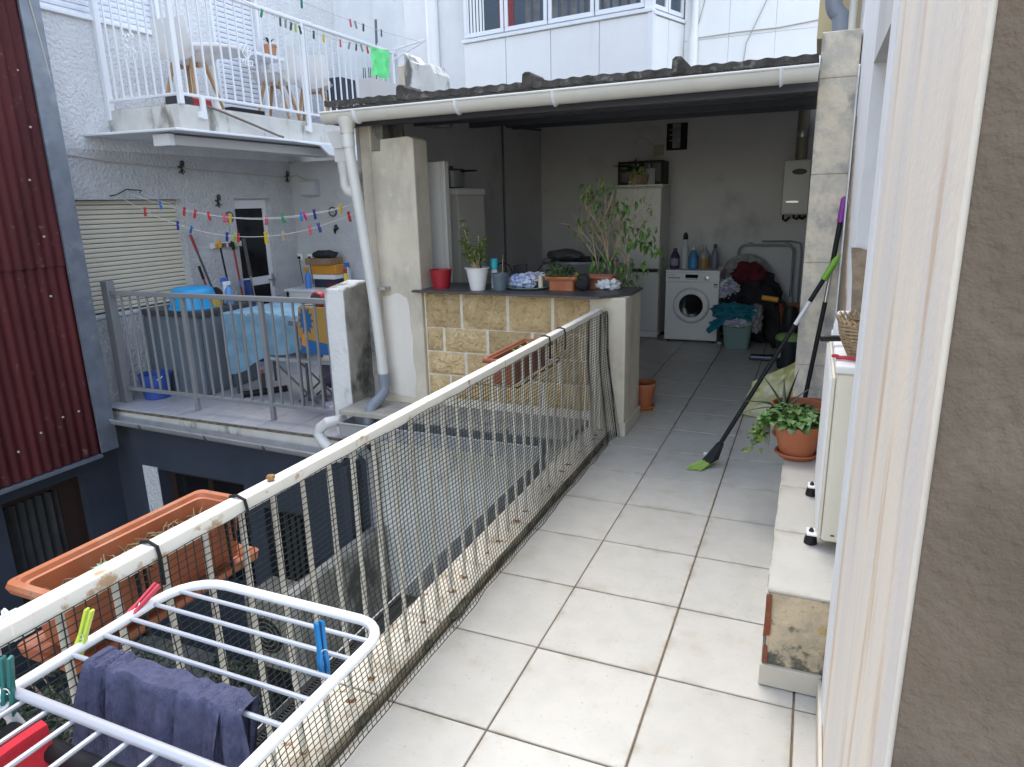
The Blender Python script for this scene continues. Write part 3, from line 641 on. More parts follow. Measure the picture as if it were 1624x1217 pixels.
MB().box((-5.05, 4.032, 3.37), (-4.992, 4.07, 4.6)).build('shutter_guide', M['whitemetal'], nh)
shutter(4.80, 5.47, 2.60, 4.55, -5.07, 36, M['shutterwhite'], M['greycloth'])
MB().box((-5.05, 4.76, 2.56), (-4.99, 4.799, 4.6)).box((-5.05, 5.471, 2.56), (-4.99, 5.51, 4.6)).build('shutter_guide', M['whitemetal'], nh)
# terrace door
dr = MB().box((-5.10, 4.775, -.19), (-5.06, 4.83, 1.74)).box((-5.10, 5.30, -.19), (-5.06, 5.365, 1.74)).box((-5.10, 4.83, 1.63), (-5.06, 5.30, 1.74)).box((-5.10, 4.83, .70), (-5.06, 5.30, .80)).box((-5.10, 4.83, -.19), (-5.06, 5.30, -.05)).build('door', M['alu'], nh, bevel=.004)
MB().box((-5.085, 4.83, -.05), (-5.078, 5.30, .70)).build('lower_pane', M['darkglass'], dr)
MB().box((-5.085, 4.83, .80), (-5.078, 5.30, 1.63)).build('upper_pane', M['darkglass'], dr)
MB().box((-5.06, 5.32, .66), (-5.045, 5.345, .82)).box((-5.045, 5.24, .74), (-5.03, 5.345, .757)).build('handle', M['chrome'], dr)
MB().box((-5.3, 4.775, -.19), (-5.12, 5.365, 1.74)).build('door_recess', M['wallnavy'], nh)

# corrugated building nearest on the left
rbld = thing('red_clad_building', 'dark red corrugated metal clad building at far left', 'building', (-5, 0, -.56))
MB().box((-5.4, -6, -.60), (-4.76, 2.43, 7)).build('wall', M['wallnavy'], rbld)
def sheet(z0, z1, x):
    def fn(u, v):
        y = -5.5 + 7.98 * u; return Vector((x + .011 * math.sin(y * 2 * math.pi / .088), y, z0 + (z1 - z0) * v))
    return MB().grid(fn, 900, 1).build('corrugated_sheet', M['redmetal'], rbld, ang=180)
sheet(-.56, 1.215, -4.722); sheet(1.185, 3.15, -4.708); sheet(3.12, 7, -4.716)
scm = MB().lathe([(.011, 0), (.010, .003), (.007, .004), (.007, .010), (0, .011)], n=8, ax='x').mesh('screw_head', (0, 0, 0)); scm.materials.append(flatc('pale_washer', (.42,.38,.36)))
for y, z in ((1.86, 1.36), (2.28, 1.44), (2.24, .94), (2.29, -.11), (2.14, -.12), (1.93, -.20), (1.72, -.30), (2.34, 2.32), (2.25, 1.9), (2.32, 2.75), (1.45, 1.3)):
    inst(scm, 'screw_head', rbld, (-4.706, y, z))
fl2 = MB(); fl2.box((-4.716, 2.43, -.10), (-4.690, 2.60, 7)).box((-5.0, 2.595, -.10), (-4.716, 2.60, 7)).box((-4.714, 2.432, -.56), (-4.693, 2.602, -.101)).box((-5.0, 2.6025, -.56), (-4.72, 2.606, -.101))
fl2.build('corner_flashing', M['zinc'], rbld)
MB().box((-5.0, -5.5, -.60), (-4.69, 2.43, -.572)).build('drip_edge', M['zinc'], rbld)
MB().tube([(-4.685, 2.50, 3.4), (-4.69, 2.56, 2.9), (-4.70, 2.60, 2.5), (-4.90, 2.62, 2.2)], .006, 6).build('cable', M['wire'], rbld)

# ground floor of the neighbouring house
gf = thing('ground_floor_wall', 'dark navy ground floor walls under the neighbour terrace', 'wall', (-4, 2, -2.8))
wy = []
m = MB()
def wall_y(xs, zs, holes, y0, y1):
    for i in range(len(xs) - 1):
        for j in range(len(zs) - 1):
            cx, cz = (xs[i] + xs[i+1]) / 2, (zs[j] + zs[j+1]) / 2
            if any(a < cx < b and c < cz < d for a, b, c, d in holes): continue
            m.box((xs[i], y0, zs[j]), (xs[i+1], y1, zs[j+1]))
wall_y([-5.05, -4.44, -3.35, -3.14, -2.62, -1.972], [-2.8, -1.95, -1.02, -.82, -.345], [(-4.44, -3.35, -1.95, -.82), (-3.14, -2.62, -2.8, -1.02)], 2.78, 3.0)
m.build('wall', M['navy'], gf)
wall_cells('wall', M['navy'], gf, [-6, 1.66, 2.40, 2.779], [-2.8, -1.9, -.80, -.601], [(1.66, 2.40, -1.9, -.80)], -5.35, -5.0)
MB().box((-4.64, 2.772, -2.0), (-4.442, 2.779, -.80)).build('white_jamb', M['stucco'], gf)
wd = MB().box((-4.44, 2.90, -.90), (-3.35, 2.93, -.82)).box((-4.44, 2.90, -1.95), (-4.36, 2.93, -.90)).box((-3.43, 2.90, -1.95), (-3.35, 2.93, -.90)).box((-3.93, 2.90, -1.95), (-3.87, 2.93, -.90)).build('window', M['brownframe'], gf)
MB().box((-4.36, 2.915, -1.95), (-3.43, 2.92, -.9)).build('pane', M['darkglass'], wd)
def curt(mb, ax, a, b, z0, z1, p, nw=9):
    def fn(u, v):
        q = a + (b - a) * u; d = p + .022 * math.sin(u * nw * 2 * math.pi + .4 * math.sin(v * 3)) + .008 * math.sin(u * nw * 5.3)
        return Vector((d, q, z0 + (z1 - z0) * v)) if ax == 'y' else Vector((q, d, z0 + (z1 - z0) * v))
    return mb.grid(fn, nw * 10, 6)
curt(MB(), 'x', -4.2, -3.5, -1.95, -.92, 2.98, 7).build('curtain', M['curtainlow'], wd)
dg = MB().box((-3.14, 2.88, -2.8), (-3.08, 2.93, -1.02)).box((-2.68, 2.88, -2.8), (-2.62, 2.93, -1.02)).box((-3.08, 2.88, -1.10), (-2.68, 2.93, -1.02)).build('door', M['brownframe'], gf)
MB().box((-3.08, 2.90, -2.8), (-2.68, 2.91, -1.10)).build('pane', M['darkglass'], dg)
MB().prism([(-2.70, -1.02), (-2.62, -1.10), (-2.62, -1.02)], 'y', 2.80, 2.88).build('arch_corner', M['navy'], gf)
curt(MB(), 'x', -3.06, -2.84, -2.7, -1.12, 2.895, 3).build('curtain', M['curtainlow'], dg)
wd = MB().box((-5.12, 1.66, -.87), (-5.08, 2.40, -.80)).box((-5.12, 1.66, -1.9), (-5.08, 1.70, -.87)).box((-5.12, 2.20, -1.9), (-5.08, 2.40, -.87)).build('window', M['brownframe'], gf)
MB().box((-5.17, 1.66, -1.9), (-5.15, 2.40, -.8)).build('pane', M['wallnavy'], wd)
curt(MB(), 'y', 1.70, 2.20, -1.9, -.89, -5.115, 6).build('curtain', M['curtainlow'], wd)
MB().box((-2.10, 2.60, -1.9), (-2.03, 2.772, -.42)).build('corner_strip', M['navy'], gf)

# neighbour terrace
ntf = struct(MB().box((-5.0, 2.72, -.345), (-2.05, 5.80, -.212)).build('neighbour_terrace', M['grout']))
MB().box((-5.0, 2.700, -.236), (-2.06, 2.719, -.213)).build('slab_lip', M['mossedge'], ntf)
MB().box((-5.0, 2.708, -.345), (-2.06, 2.7185, -.237)).build('fascia', M['slabside'], ntf)
t2 = tilemesh(.32, .326, .011, 'tile', M['tile2'])
for i in range(9):
    for j in range(10): inst(t2, 'tile', ntf, (-4.83 + i * .327, 2.70 + .163 + j * .331 - .005, -.2 + tz()), tr_())
wpst = thing('white_post', 'stubby white plastered post with mouldy side at end of grey railing', 'post', (-2.12, 2.9, -.2))
MB().prism([(2.75, -.40), (3.08, -.40), (3.08, 1.045), (2.75, 1.005)], 'x', -2.215, -2.036).build('shaft', M['poststain'], wpst, bevel=.012, seg=2)
MB().prism(jag([(2.757, .0), (3.07, .0), (3.07, 1.03), (2.757, .99)], .008, 10, 2), 'x', -2.0365, -2.031).build('mouldy_side', M['mossdark'], wpst)
grl = thing('grey_railing', 'grey painted metal railing along the neighbour terrace', 'railing', (-3.5, 2.9, -.2))
MB().box((-4.915, 2.86, -.199), (-4.825, 2.94, .995)).build('end_post', M['greyrail'], grl, bevel=.004)
MB().box((-4.824, 2.875, .862), (-2.216, 2.925, .905)).build('top_rail', M['greyrail'], grl, bevel=.008, seg=2)
MB().box((-4.824, 2.888, -.075), (-2.216, 2.912, -.040)).build('bottom_rail', M['greyrail'], grl, bevel=.004)
b2 = MB().box((-.009, -.009, 0), (.009, .009, .900)).mesh('baluster', (0, 0, 0), .002, 1); b2.materials.append(M['greyrail'])
p2 = MB().box((-.02, -.02, 0), (.02, .02, 1.058)).mesh('post', (0, 0, 0), .003, 1); p2.materials.append(M['greyrail'])
for k in range(1, 23):
    x = -4.824 + k * .1134
    if k in (8, 16): inst(p2, 'post', grl, (x, 2.90, -.1985))
    else: inst(b2, 'baluster', grl, (x, 2.90, -.039))
lgut = thing('terrace_gutter', 'half round grey gutter below the neighbour terrace edge', 'gutter', (-3.5, 2.62, -.3))
gut(MB(), -4.97, -2.10, -.268, -.322, [(p[0], p[1] * .85) for p in gp], .004, 2.62).build('channel', M['gutterzinc'], lgut)
MB().tube([(-4.97, 2.558, -.267), (-2.10, 2.558, -.321)], .008, 8).build('rolled_lip', M['gutterzinc'], lgut)
for x in (-4.72, -4.30, -2.84, -3.5):
    z = -.268 - (x + 4.97) * .0188
    MB().tube([(x, 2.62 + .068 * math.cos(R(a)), z + .07 * math.sin(R(a))) for a in range(176, 365, 12)], .011, 6, flat=.4).build('bracket', M['steel'], lgut)

# ---------------- things on the neighbour terrace
cbn = thing('storage_cabinet', 'blue grey plastic storage cabinet behind the grey railing', 'cabinet', (-4.5, 3.6, -.2))
MB().box((-4.95, 3.30, -.198), (-4.22, 4.02, .605)).build('body', M['cabgrey'], cbn, bevel=.012, seg=2)
MB().box((-4.97, 3.28, .607), (-4.19, 4.04, .665)).build('lid', M['cabdark'], cbn, bevel=.012, seg=2)
MB().box((-4.215, 3.34, -.15), (-4.205, 3.64, .58)).box((-4.215, 3.66, -.15), (-4.205, 3.98, .58)).build('door_leaf', M['cabgrey'], cbn, bevel=.004)
MB().box((-4.95, 3.295, -.15), (-4.60, 3.2985, .58)).box((-4.58, 3.295, -.15), (-4.24, 3.2985, .58)).build('front_panel', M['cabgrey'], cbn, bevel=.002)
MB().tube([(-4.19, 3.65, .2), (-4.17, 3.65, .22), (-4.17, 3.65, .42), (-4.19, 3.65, .44)], .008, 6).build('handle', M['gutterzinc'], cbn)
bs = thing('blue_basin', 'bright blue plastic basin upside down on the grey cabinet', 'basin', (-4.42, 3.52, .666))
MB().lathe([(.235, .0), (.240, .012), (.225, .02), (.21, .14), (.195, .19), (.165, .212), (.0, .214)], (-4.45, 3.50, .667), 32).build('shell', flatc('bright_blue', (.02,.33,.66), .35), bs)
MB().lathe([(.226, .018), (.243, .010), (.243, .0), (.232, .0)], (-4.45, 3.50, .667), 32).build('rim', flatc('bright_blue', (.02,.33,.66)), bs)
def spray(name, x, y, z, label, body, cap, h=.2, r=.038):
    t = thing(name, label, 'bottle', (x, y, z))
    MB().lathe([(0, 0), (r, 0), (r, h * .6), (r * .75, h * .72), (r * .35, h * .82), (r * .3, h * .9)], (x, y, z), 14).build('body', body, t)
    MB().box((x - .012, y - .06, z + h * .9), (x + .012, y + .03, z + h * 1.08)).box((x - .006, y - .055, z + h * .74), (x + .006, y - .045, z + h * .9)).build('trigger_head', cap, t, bevel=.004)
    return t
bl1 = flatc('label_blue', (.05,.12,.45)); wht = M['rackwhite']
spray('spray_bottle', -4.36, 3.86, .666, 'white and blue spray bottle on the grey cabinet beside blue basin', wht, bl1, .25)
spray('spray_bottle', -4.27, 3.80, .666, 'clear blue spray bottle next to the yellow basket', flatc('clear_blue', (.10,.30,.62)), wht, .22)
lab(MB().blob((-4.55, 3.86, .72), (.12, .09, .11), .15, 2, 14, 8, 3, .667).build('black_sack', M['blackcloth']), 'small black sack behind the blue basin', 'sack')
yb = thing('yellow_basket', 'small yellow plastic basket on the grey cabinet corner', 'basket', (-4.12, 3.66, .666))
ym = flatc('basket_yellow', (.62,.42,.05))
for k in range(9): 
    r = .065 + .002 * k; MB().tube([(-4.27 + r * math.cos(R(a)), 3.60 + r * math.sin(R(a)), .672 + k * .011) for a in range(0, 360, 15)], .0045, 5, closed=True).build('hoop', ym, yb)
sb_ = MB()
for k in range(18):
    a = 2 * math.pi * k / 18; sb_.tube([(-4.27 + .065 * math.cos(a), 3.60 + .065 * math.sin(a), .668), (-4.27 + .083 * math.cos(a), 3.60 + .083 * math.sin(a), .764)], .004, 4)
sb_.lathe([(0, .0), (.065, 0), (.065, .004), (0, .004)], (-4.27, 3.60, .667), 18).build('ribs', ym, yb)
bb = thing('blue_bucket', 'dark blue plastic bucket on the terrace floor behind railing', 'bucket', (-4.72, 3.10, -.2))
bm2 = flatc('bucket_blue', (.035,.085,.34), .4)
MB().lathe([(0, .0), (.12, 0), (.15, .24), (.158, .24), (.158, .25), (.145, .25), (.116, .01), (0, .01)], (-4.70, 3.12, -.198), 24).build('shell', bm2, bb)
MB().tube([(-4.70 + .155 * math.cos(R(a)), 3.10 - .02 - .06 * math.sin(R(a)), .04 - .05 * math.sin(R(a))) for a in range(0, 181, 15)], .005, 6).build('handle', M['rackwhite'], bb)
# table with the blue towel
tb = thing('terrace_table', 'small folding table under the blue towel', 'table', (-3.75, 3.75, -.2))
MB().box((-4.10, 3.45, .60), (-3.0, 4.10, .625)).build('top', M['cabdark'], tb, bevel=.004)
for x in (-4.0, -3.1):
    for y in (3.5, 4.05): MB().tube([(x, y, -.198), (x, y, .60)], .014, 8).build('leg', M['steel'], tb)
def towel(u, v):
    # v: 0 hangs low in front, 1 back edge; front corner hangs lower on the left
    x = -4.02 + .98 * u; low = .62 * (1 - .55 * u) + .03 * math.sin(u * 9)
    s = v * 1.35 - (low if True else 0) ; 
    if s < 0:
        y = 3.435 - .030 * math.sin(u * 19 + 2 + s * 2) * min(.6, -s * 2) - .02 * noise.noise(Vector((x * 5, s * 6, 4))); z = .640 + s; x += .04 * s * math.sin(3 * u)
    else:
        y = 3.435 + s * .85; z = .640 + .022 * abs(noise.noise(Vector((x * 7, y * 7, 2)))) + .05 * max(0, noise.noise(Vector((x * 3, y * 3, 8))))
    return Vector((x, min(y, 4.1), z))
lab(MB().grid(towel, 40, 40).build('blue_towel', M['towel']), 'light blue towel draped over the terrace table and hanging down', 'towel')
rr = thing('hose_reel', 'small red and grey reel on the blue towel table', 'reel', (-2.80, 3.45, .64))
MB().lathe([(.0, -.05), (.066, -.05), (.078, -.03), (.078, .03), (.066, .05), (0, .05)], (-2.72, 3.32, .83), 24, 'y').build('drum', flatc('reel_red', (.35,.03,.04)), rr)
MB().lathe([(0, -.056), (.056, -.056), (.056, -.051)], (-2.72, 3.32, .83), 20, 'y').build('hub', M['cabdark'], rr)
MB().tube([(-2.74, 3.25, .79), (-2.86, 3.22, .785)], .012, 8).build('crank', M['chrome'], rr)
MB().box((-2.80, 3.28, .645), (-2.64, 3.38, .74)).build('stand', M['cabdark'], rr, bevel=.006)
MB().box((-3.0, 3.2, .60), (-2.5, 3.6, .6445)).build('stand_board', M['cabgrey'], rr)
for x in (-2.95, -2.55):
    for y in (3.24, 3.56): MB().tube([(x, y, -.198), (x, y, .60)], .012, 6).build('leg', M['steel'], rr)
sbag = thing('beach_bag', 'yellow beach bag with blue sun print behind the white post', 'bag', (-2.72, 3.45, .2))
MB().prism([(-2.86, .36), (-2.50, .36), (-2.48, .60), (-2.50, .78), (-2.85, .78), (-2.88, .6)], 'y', 3.20 - .02, 3.195 + .004).build('side', flatc('bag_yellow', (.40,.235,.06), .9), sbag)
sp = []
for k in range(24):
    a = 2 * math.pi * k / 24; r = .12 if k % 2 == 0 else .075; sp.append((-2.78 + r * .7 * math.cos(a), .66 + r * math.sin(a) * 1.1))
MB().prism(sp, 'y', 3.174, 3.1795).build('sun_print', flatc('sun_blue', (.025,.12,.32)), sbag)
MB().prism([(-2.86, .36), (-2.50, .36), (-2.50, .45), (-2.86, .50)], 'y', 3.175, 3.1796).build('blue_band', flatc('sun_blue', (.025,.12,.32)), sbag)
MB().prism(jag([(-2.85, .44), (-2.79, .42), (-2.77, .52), (-2.83, .54)], .02, 4, 3), 'y', 3.172, 3.1745).build('flower_print', flatc('print_orange', (.62,.24,.04)), sbag)
sl = thing('folding_stool', 'low grey folding stool under the blue towel', 'stool', (-3.5, 3.9, -.2))
MB().box((-3.50, 3.40, .205), (-2.62, 3.75, .235)).build('seat', flatc('stool_grey', (.36,.38,.40)), sl, bevel=.008, seg=2)
for x, dx in ((-3.45, .5), (-2.68, -.5)):
    for y in (3.44, 3.71): MB().tube([(x, y, .205), (x + dx, y, -.198)], .010, 6).build('leg', M['steel'], sl)
tp = thing('tool_stand', 'black T shaped tool stand with orange knob on the terrace floor', 'tool stand', (-3.75, 3.5, -.2))
MB().tube([(-3.72, 3.55, .02), (-3.73, 3.55, -.17)], .035, 8).build('column', M['cabdark'], tp)
MB().tube([(-3.84, 3.37, -.165), (-3.56, 3.72, -.165)], .032, 10).build('foot_bar', M['black'], tp)
MB().lathe([(0, 0), (.018, 0), (.018, .03), (0, .03)], (-3.72, 3.55, .02), 8).build('knob', flatc('knob_orange', (.60,.10,.03)), tp)
lab(MB().blob((-3.02, 3.78, .03), (.13, .11, .16), .3, 3, 18, 10, 4, -.198).build('purple_bag', flatc('bag_purple', (.10,.08,.16), .7)), 'purple bag on the floor under the folding stool', 'bag')
wsh = thing('shoe_pair', 'pair of white sneakers on the terrace floor near post', 'shoes', (-2.6, 3.3, -.2))
for y in (3.3, 3.42):
    MB().blob((-2.62, y, -.155), (.13, .045, .05), .2, 3, 14, 8, 2, -.198).build('shoe', M['whitecloth'], wsh)
# cleaning tools leaning on the facade
rk = thing('tool_rack', 'pale wall rack holding brooms beside the terrace door', 'rack', (-4.98, 4.55, 1.2))
MB().box((-4.999, 4.33, 1.20), (-4.975, 4.79, 1.26)).build('rail', M['alu'], rk)
for k, y in enumerate((4.40, 4.50, 4.60, 4.70)): MB().box((-4.974, y - .02, 1.205), (-4.945, y + .02, 1.25)).build('clip', flatc('clip%s' % 'abcd'[k], [(.6,.3,.03), (.1,.1,.1), (.05,.05,.05), (.45,.6,.2)][k]), rk)
def pole(name, label, cat, a, b, r, segs, extra=None):
    t = thing(name, label, cat, b); a, b = Vector(a), Vector(b)
    for nm, u0, u1, m, k in segs: MB().tube([a.lerp(b, u0), a.lerp(b, u1)], r * k, 8).build(nm, m, t)
    return t
redp = flatc('pole_red', (.30,.035,.04)); bluep = flatc('mop_blue', (.02,.05,.20)); grp = flatc('pole_green', (.03,.20,.12))
t = pole('hanging_broom', 'black handled broom with orange tip hanging on the rack', 'broom', (-4.93, 4.40, 1.29), (-4.90, 4.49, .25), .011, [('handle', .08, .8, M['black'], 1), ('grip', 0, .08, flatc('tip_orange', (.65,.33,.03)), 1.6), ('head', .8, 1, M['black'], 2.4)])
t = pole('red_mop', 'red handled mop with dark grip hanging on the rack', 'mop', (-4.93, 4.60, 1.27), (-4.90, 4.66, .25), .012, [('grip', 0, .1, M['black'], 1.6), ('handle', .1, .85, redp, 1), ('socket', .45, .52, flatc('sock_blue', (.10,.2,.5)), 1.3), ('head', .85, 1, bluep, 2)])
t = pole('rolled_mat', 'rolled blue mat leaning beside the terrace door', 'mat', (-4.90, 4.72, .80), (-4.86, 4.80, -.195), .034, [('roll', 0, 1, bluep, 1.2)])
t = pole('squeegee', 'grey and steel squeegee pole leaning beside the terrace door', 'squeegee', (-4.90, 4.75, 1.29), (-4.84, 4.83, -.195), .012, [('grip', 0, .3, M['cabdark'], 1.7), ('handle', .3, 1, M['chrome'], 1)])
t = pole('green_mop', 'green handled mop with red grip leaning at shutter edge', 'mop', (-4.95, 4.03, 1.37), (-4.70, 4.33, -.195), .012, [('grip', 0, .12, redp, 1.3), ('handle', .12, .55, M['cabdark'], 1), ('pole', .55, 1, grp, 1)])
t = pole('short_brush', 'short red and black brush leaning at shutter edge', 'brush', (-4.92, 4.06, 1.03), (-4.72, 4.22, -.195), .012, [('grip', 0, .12, M['black'], 1.3), ('handle', .12, 1, redp, 1)])

# white shelf table with boxes at the back wall
wt = thing('white_side_table', 'white table against the back wall of neighbour terrace', 'table', (-4.3, 5.5, -.2))
MB().box((-4.82, 5.25, .60), (-3.70, 5.79, .635)).build('top', M['appliance'], wt, bevel=.004)
for x in (-4.78, -3.74):
    for y in (5.29, 5.75): MB().box((x - .02, y - .02, -.198), (x + .02, y + .02, .60)).build('leg', M['appliance'], wt)
MB().box((-4.80, 5.27, .52), (-3.72, 5.29, .599)).build('apron', M['appliance'], wt)
lab(MB().box((-4.56, 5.50, .80), (-4.18, 5.72, .92)).build('orange_box', flatc('box_orange', (.58,.25,.03)), bevel=.006), 'orange cardboard box in the stack on the white table', 'box')
lab(MB().box((-4.52, 5.48, .636), (-4.20, 5.72, .74)).build('dark_box', flatc('box_dark', (.03,.03,.05)), bevel=.006), 'dark box lowest in the stack on the white table', 'box')
lab(MB().box((-4.53, 5.47, .742), (-4.19, 5.72, .798)).build('white_box', M['rackwhite'], bevel=.004), 'flat white box between the dark and orange boxes', 'box')
lab(MB().box((-4.62, 5.46, .922), (-4.24, 5.74, 1.00)).build('cardboard_tray', M['cardboard'], bevel=.004), 'brown cardboard tray on top of the orange box', 'tray')
lab(MB().blob((-4.40, 5.58, 1.04), (.19, .09, .055), .3, 3, 16, 8, 6, 1.001).build('black_cloth', M['blackcloth']), 'crumpled black cloth on the cardboard tray', 'cloth')
spray('spray_bottle', -4.53, 5.38, .636, 'blue spray bottle with orange trigger on the white table', flatc('cleaner_blue', (.06,.20,.55)), flatc('box_orange', (.58,.25,.03)), .24)
spray('spray_bottle', -4.12, 5.66, .636, 'clear spray bottle with blue trigger on the white table', clear('clear_plastic', (.8,.82,.84), .5), flatc('cap_blue', (.03,.14,.42)), .28)
yb2 = thing('aerosol_can', 'yellow spray can with red cap on the white table', 'can', (-4.08, 5.55, .636))
MB().lathe([(0, 0), (.027, 0), (.027, .17), (.02, .185), (0, .185)], (-4.04, 5.50, .636), 14).build('body', flatc('can_yellow', (.62,.50,.06)), yb2)
MB().lathe([(0, .186), (.022, .186), (.022, .235), (0, .24)], (-4.04, 5.50, .636), 12).build('cap', flatc('cap_red', (.35,.02,.05)), yb2)
lab(MB().blob((-4.17, 5.40, .67), (.09, .06, .035), .35, 3, 14, 8, 9, .637).build('red_rag', M['maroon']), 'crumpled dark red rag on the white table', 'rag')
so = MB().box((-5.0, 5.785, .95), (-4.9, 5.80, 1.03)); 
for x in (-4.97, -4.80):
    s_ = thing('wall_socket', 'white socket nearer the door on the back wall' if x < -4.9 else 'white socket nearer the boxes on the back wall', 'socket', (x, 5.79, .96))
    MB().box((x - .04, 5.785, .95), (x + .04, 5.8025, 1.03)).build('plate', M['appliance'], s_, bevel=.004)
    MB().box((x - .02, 5.765, .965), (x + .02, 5.784, 1.0)).build('plug', M['black'], s_, bevel=.004)
    MB().tube([(x, 5.775, .965), (x + .01, 5.77, .85), (x + .03, 5.77, .64)], .005, 5).build('cord', M['iron'], s_)
wu = thing('wall_unit', 'small grey box on the back wall under the balcony', 'wall box', (-4.67, 5.77, 1.76))
MB().box((-4.79, 5.70, 1.77), (-4.55, 5.801, 1.95)).build('case', flatc('unit_grey', (.42,.43,.46)), wu, bevel=.008, seg=2)
MB().box((-4.77, 5.695, 1.79), (-4.57, 5.6995, 1.93)).build('cover', flatc('unit_grey2', (.46,.47,.50)), wu, bevel=.004)
# wall ornaments
def gecko(y, z, s, label, on='x'):
    s *= .66
    def P(a, b): return (-4.99, y + a * s, z + b * s) if on == 'x' else (y + a * s, 5.79, z + b * s)
    m = MB()
    m.tube([P(.0, .09), P(.02, .05), P(-.005, .01), P(.01, -.03), P(.0, -.06), P(.03, -.085)], [.006*s*2, .010*s*2, .012*s*2, .010*s*2, .006*s*2, .003*s*2], 6)
    m.tube([P(.0, .095), P(.035, .11), P(.06, .09), P(.05, .06), P(.03, .065)], .010 * s, 6)
    for a, b in ((.05, .045), (-.05, .03), (.05, -.035), (-.045, -.05)): m.tube([P(0, b * .6), P(a, b), P(a * 1.1, b - .02)], .008 * s, 5)
    return lab(m.build('wall_ornament', M['iron']), label, 'ornament', 'iron wall ornaments')
gecko(4.07, 2.06, 1.1, 'black iron lizard ornament above the cream shutter')
gecko(4.52, 1.71, 1.1, 'black iron lizard ornament left of the terrace door')
gecko(5.72, 2.00, 1.1, 'black iron lizard ornament near the grey wall box')
lab(MB().tube([(-4.35, 5.79, 1.40), (-4.33, 5.79, 1.36), (-4.37, 5.79, 1.33), (-4.36, 5.79, 1.29)], [.02, .03, .018, .008], 6).build('wall_ornament', M['iron']), 'small black ornament right of the doorway on back wall', 'ornament', 'iron wall ornaments')
for (x, y, z, l) in ((-4.985, 4.66, 1.54, 'grey round wall plaque left of the terrace door'), (-4.37, 5.785, 1.565, 'grey round wall plaque on the back wall')):
    rg = thing('wall_plaque', l, 'plaque', (x, y, z), 'round wall plaques')
    ax = 'x' if y < 5 else 'y'
    MB().lathe([(.048, -.006), (.062, -.006), (.062, .006), (.048, .006), (.048, -.006)], (x, y, z), 20, ax).build('ring', M['cabdark'], rg)
    MB().lathe([(0, -.003), (.047, -.003), (.047, .003), (0, .003)], (x, y, z), 20, ax).build('disc', M['gutterzinc'], rg)
lab(MB().tube([(-4.985, 2.74, 2.15), (-4.985, 3.27, 2.09), (-4.985, 4.04, 2.06), (-4.985, 5.10, 2.025), (-4.985, 5.78, 2.0), (-4.9, 5.79, 2.03), (-4.8, 5.79, 1.99), (-4.72, 5.79, 1.95)], .006, 6).build('wall_cable', M['wire']), 'thin cable running along the white facade under the balcony', 'cable')

# clothes lines and pegs
def sagline(a, b, s, n=24): 
    a, b = Vector(a), Vector(b); return [a.lerp(b, i / n) - Vector((0, 0, s * 4 * (i / n) * (1 - i / n))) for i in range(n + 1)]
cl = thing('clothesline', 'three strand clothesline across the neighbour terrace', 'clothesline', (-3.5, 3.15, 1.5))
LA = sagline((-4.95, 3.30, 1.83), (-2.03, 3.10, 1.66), .19); LB = sagline((-4.95, 3.22, 1.79), (-2.03, 3.08, 1.60), .30); LC = sagline((-4.95, 3.45, 1.83), (-2.03, 3.12, 1.665), .205)
for Ln in (LA, LB, LC): MB().tube(Ln, .0028, 5).build('cord', M['rope'], cl)
MB().tube([(-4.998, 3.18, 1.78), (-4.95, 3.22, 1.79), (-4.93, 3.32, 1.84), (-4.95, 3.50, 1.83), (-4.998, 3.52, 1.81)], .006, 6).build('bracket', M['iron'], cl)
def on(Ln, x):
    for p, q in zip(Ln[:-1], Ln[1:]):
        if p.x <= x <= q.x: return p.lerp(q, (x - p.x) / (q.x - p.x))
    return Ln[-1]
def peg(mname, col, p, label, tilt=0, yaw=0, s=1.0, grp=None):
    m = MB()
    for k in (-1, 1):
        m.prism([(k * .002, -.045), (k * .010, -.045), (k * .012, -.015), (k * .009, .005), (k * .013, .035), (k * .006, .036), (k * .002, .0)][::k], 'y', -.006, .006)
    m.tube([(.012 * math.cos(R(a)), 0, .0 + .006 * math.sin(R(a))) for a in range(0, 360, 45)], .0016, 4, closed=True)
    me = m.mesh(mname, (0, 0, 0)); me.materials.append(flatc('peg_' + col, PC[col], .4))
    o = inst(me, mname, None, p, (0, tilt, yaw), (s, s, s)); return lab(o, label, 'clothes peg', grp)
PC = dict(red=(.50,.04,.045), blue=(.03,.16,.42), navy=(.03,.04,.26), pink=(.56,.10,.17), yellow=(.62,.44,.04), lime=(.36,.50,.06), green=(.02,.24,.10), cream=(.46,.38,.26), sky=(.07,.25,.62), magenta=(.42,.02,.13), teal=(.015,.17,.17), dark=(.05,.07,.06), grey=(.25,.27,.28))
G = 'clothes pegs on the neighbour clothesline'
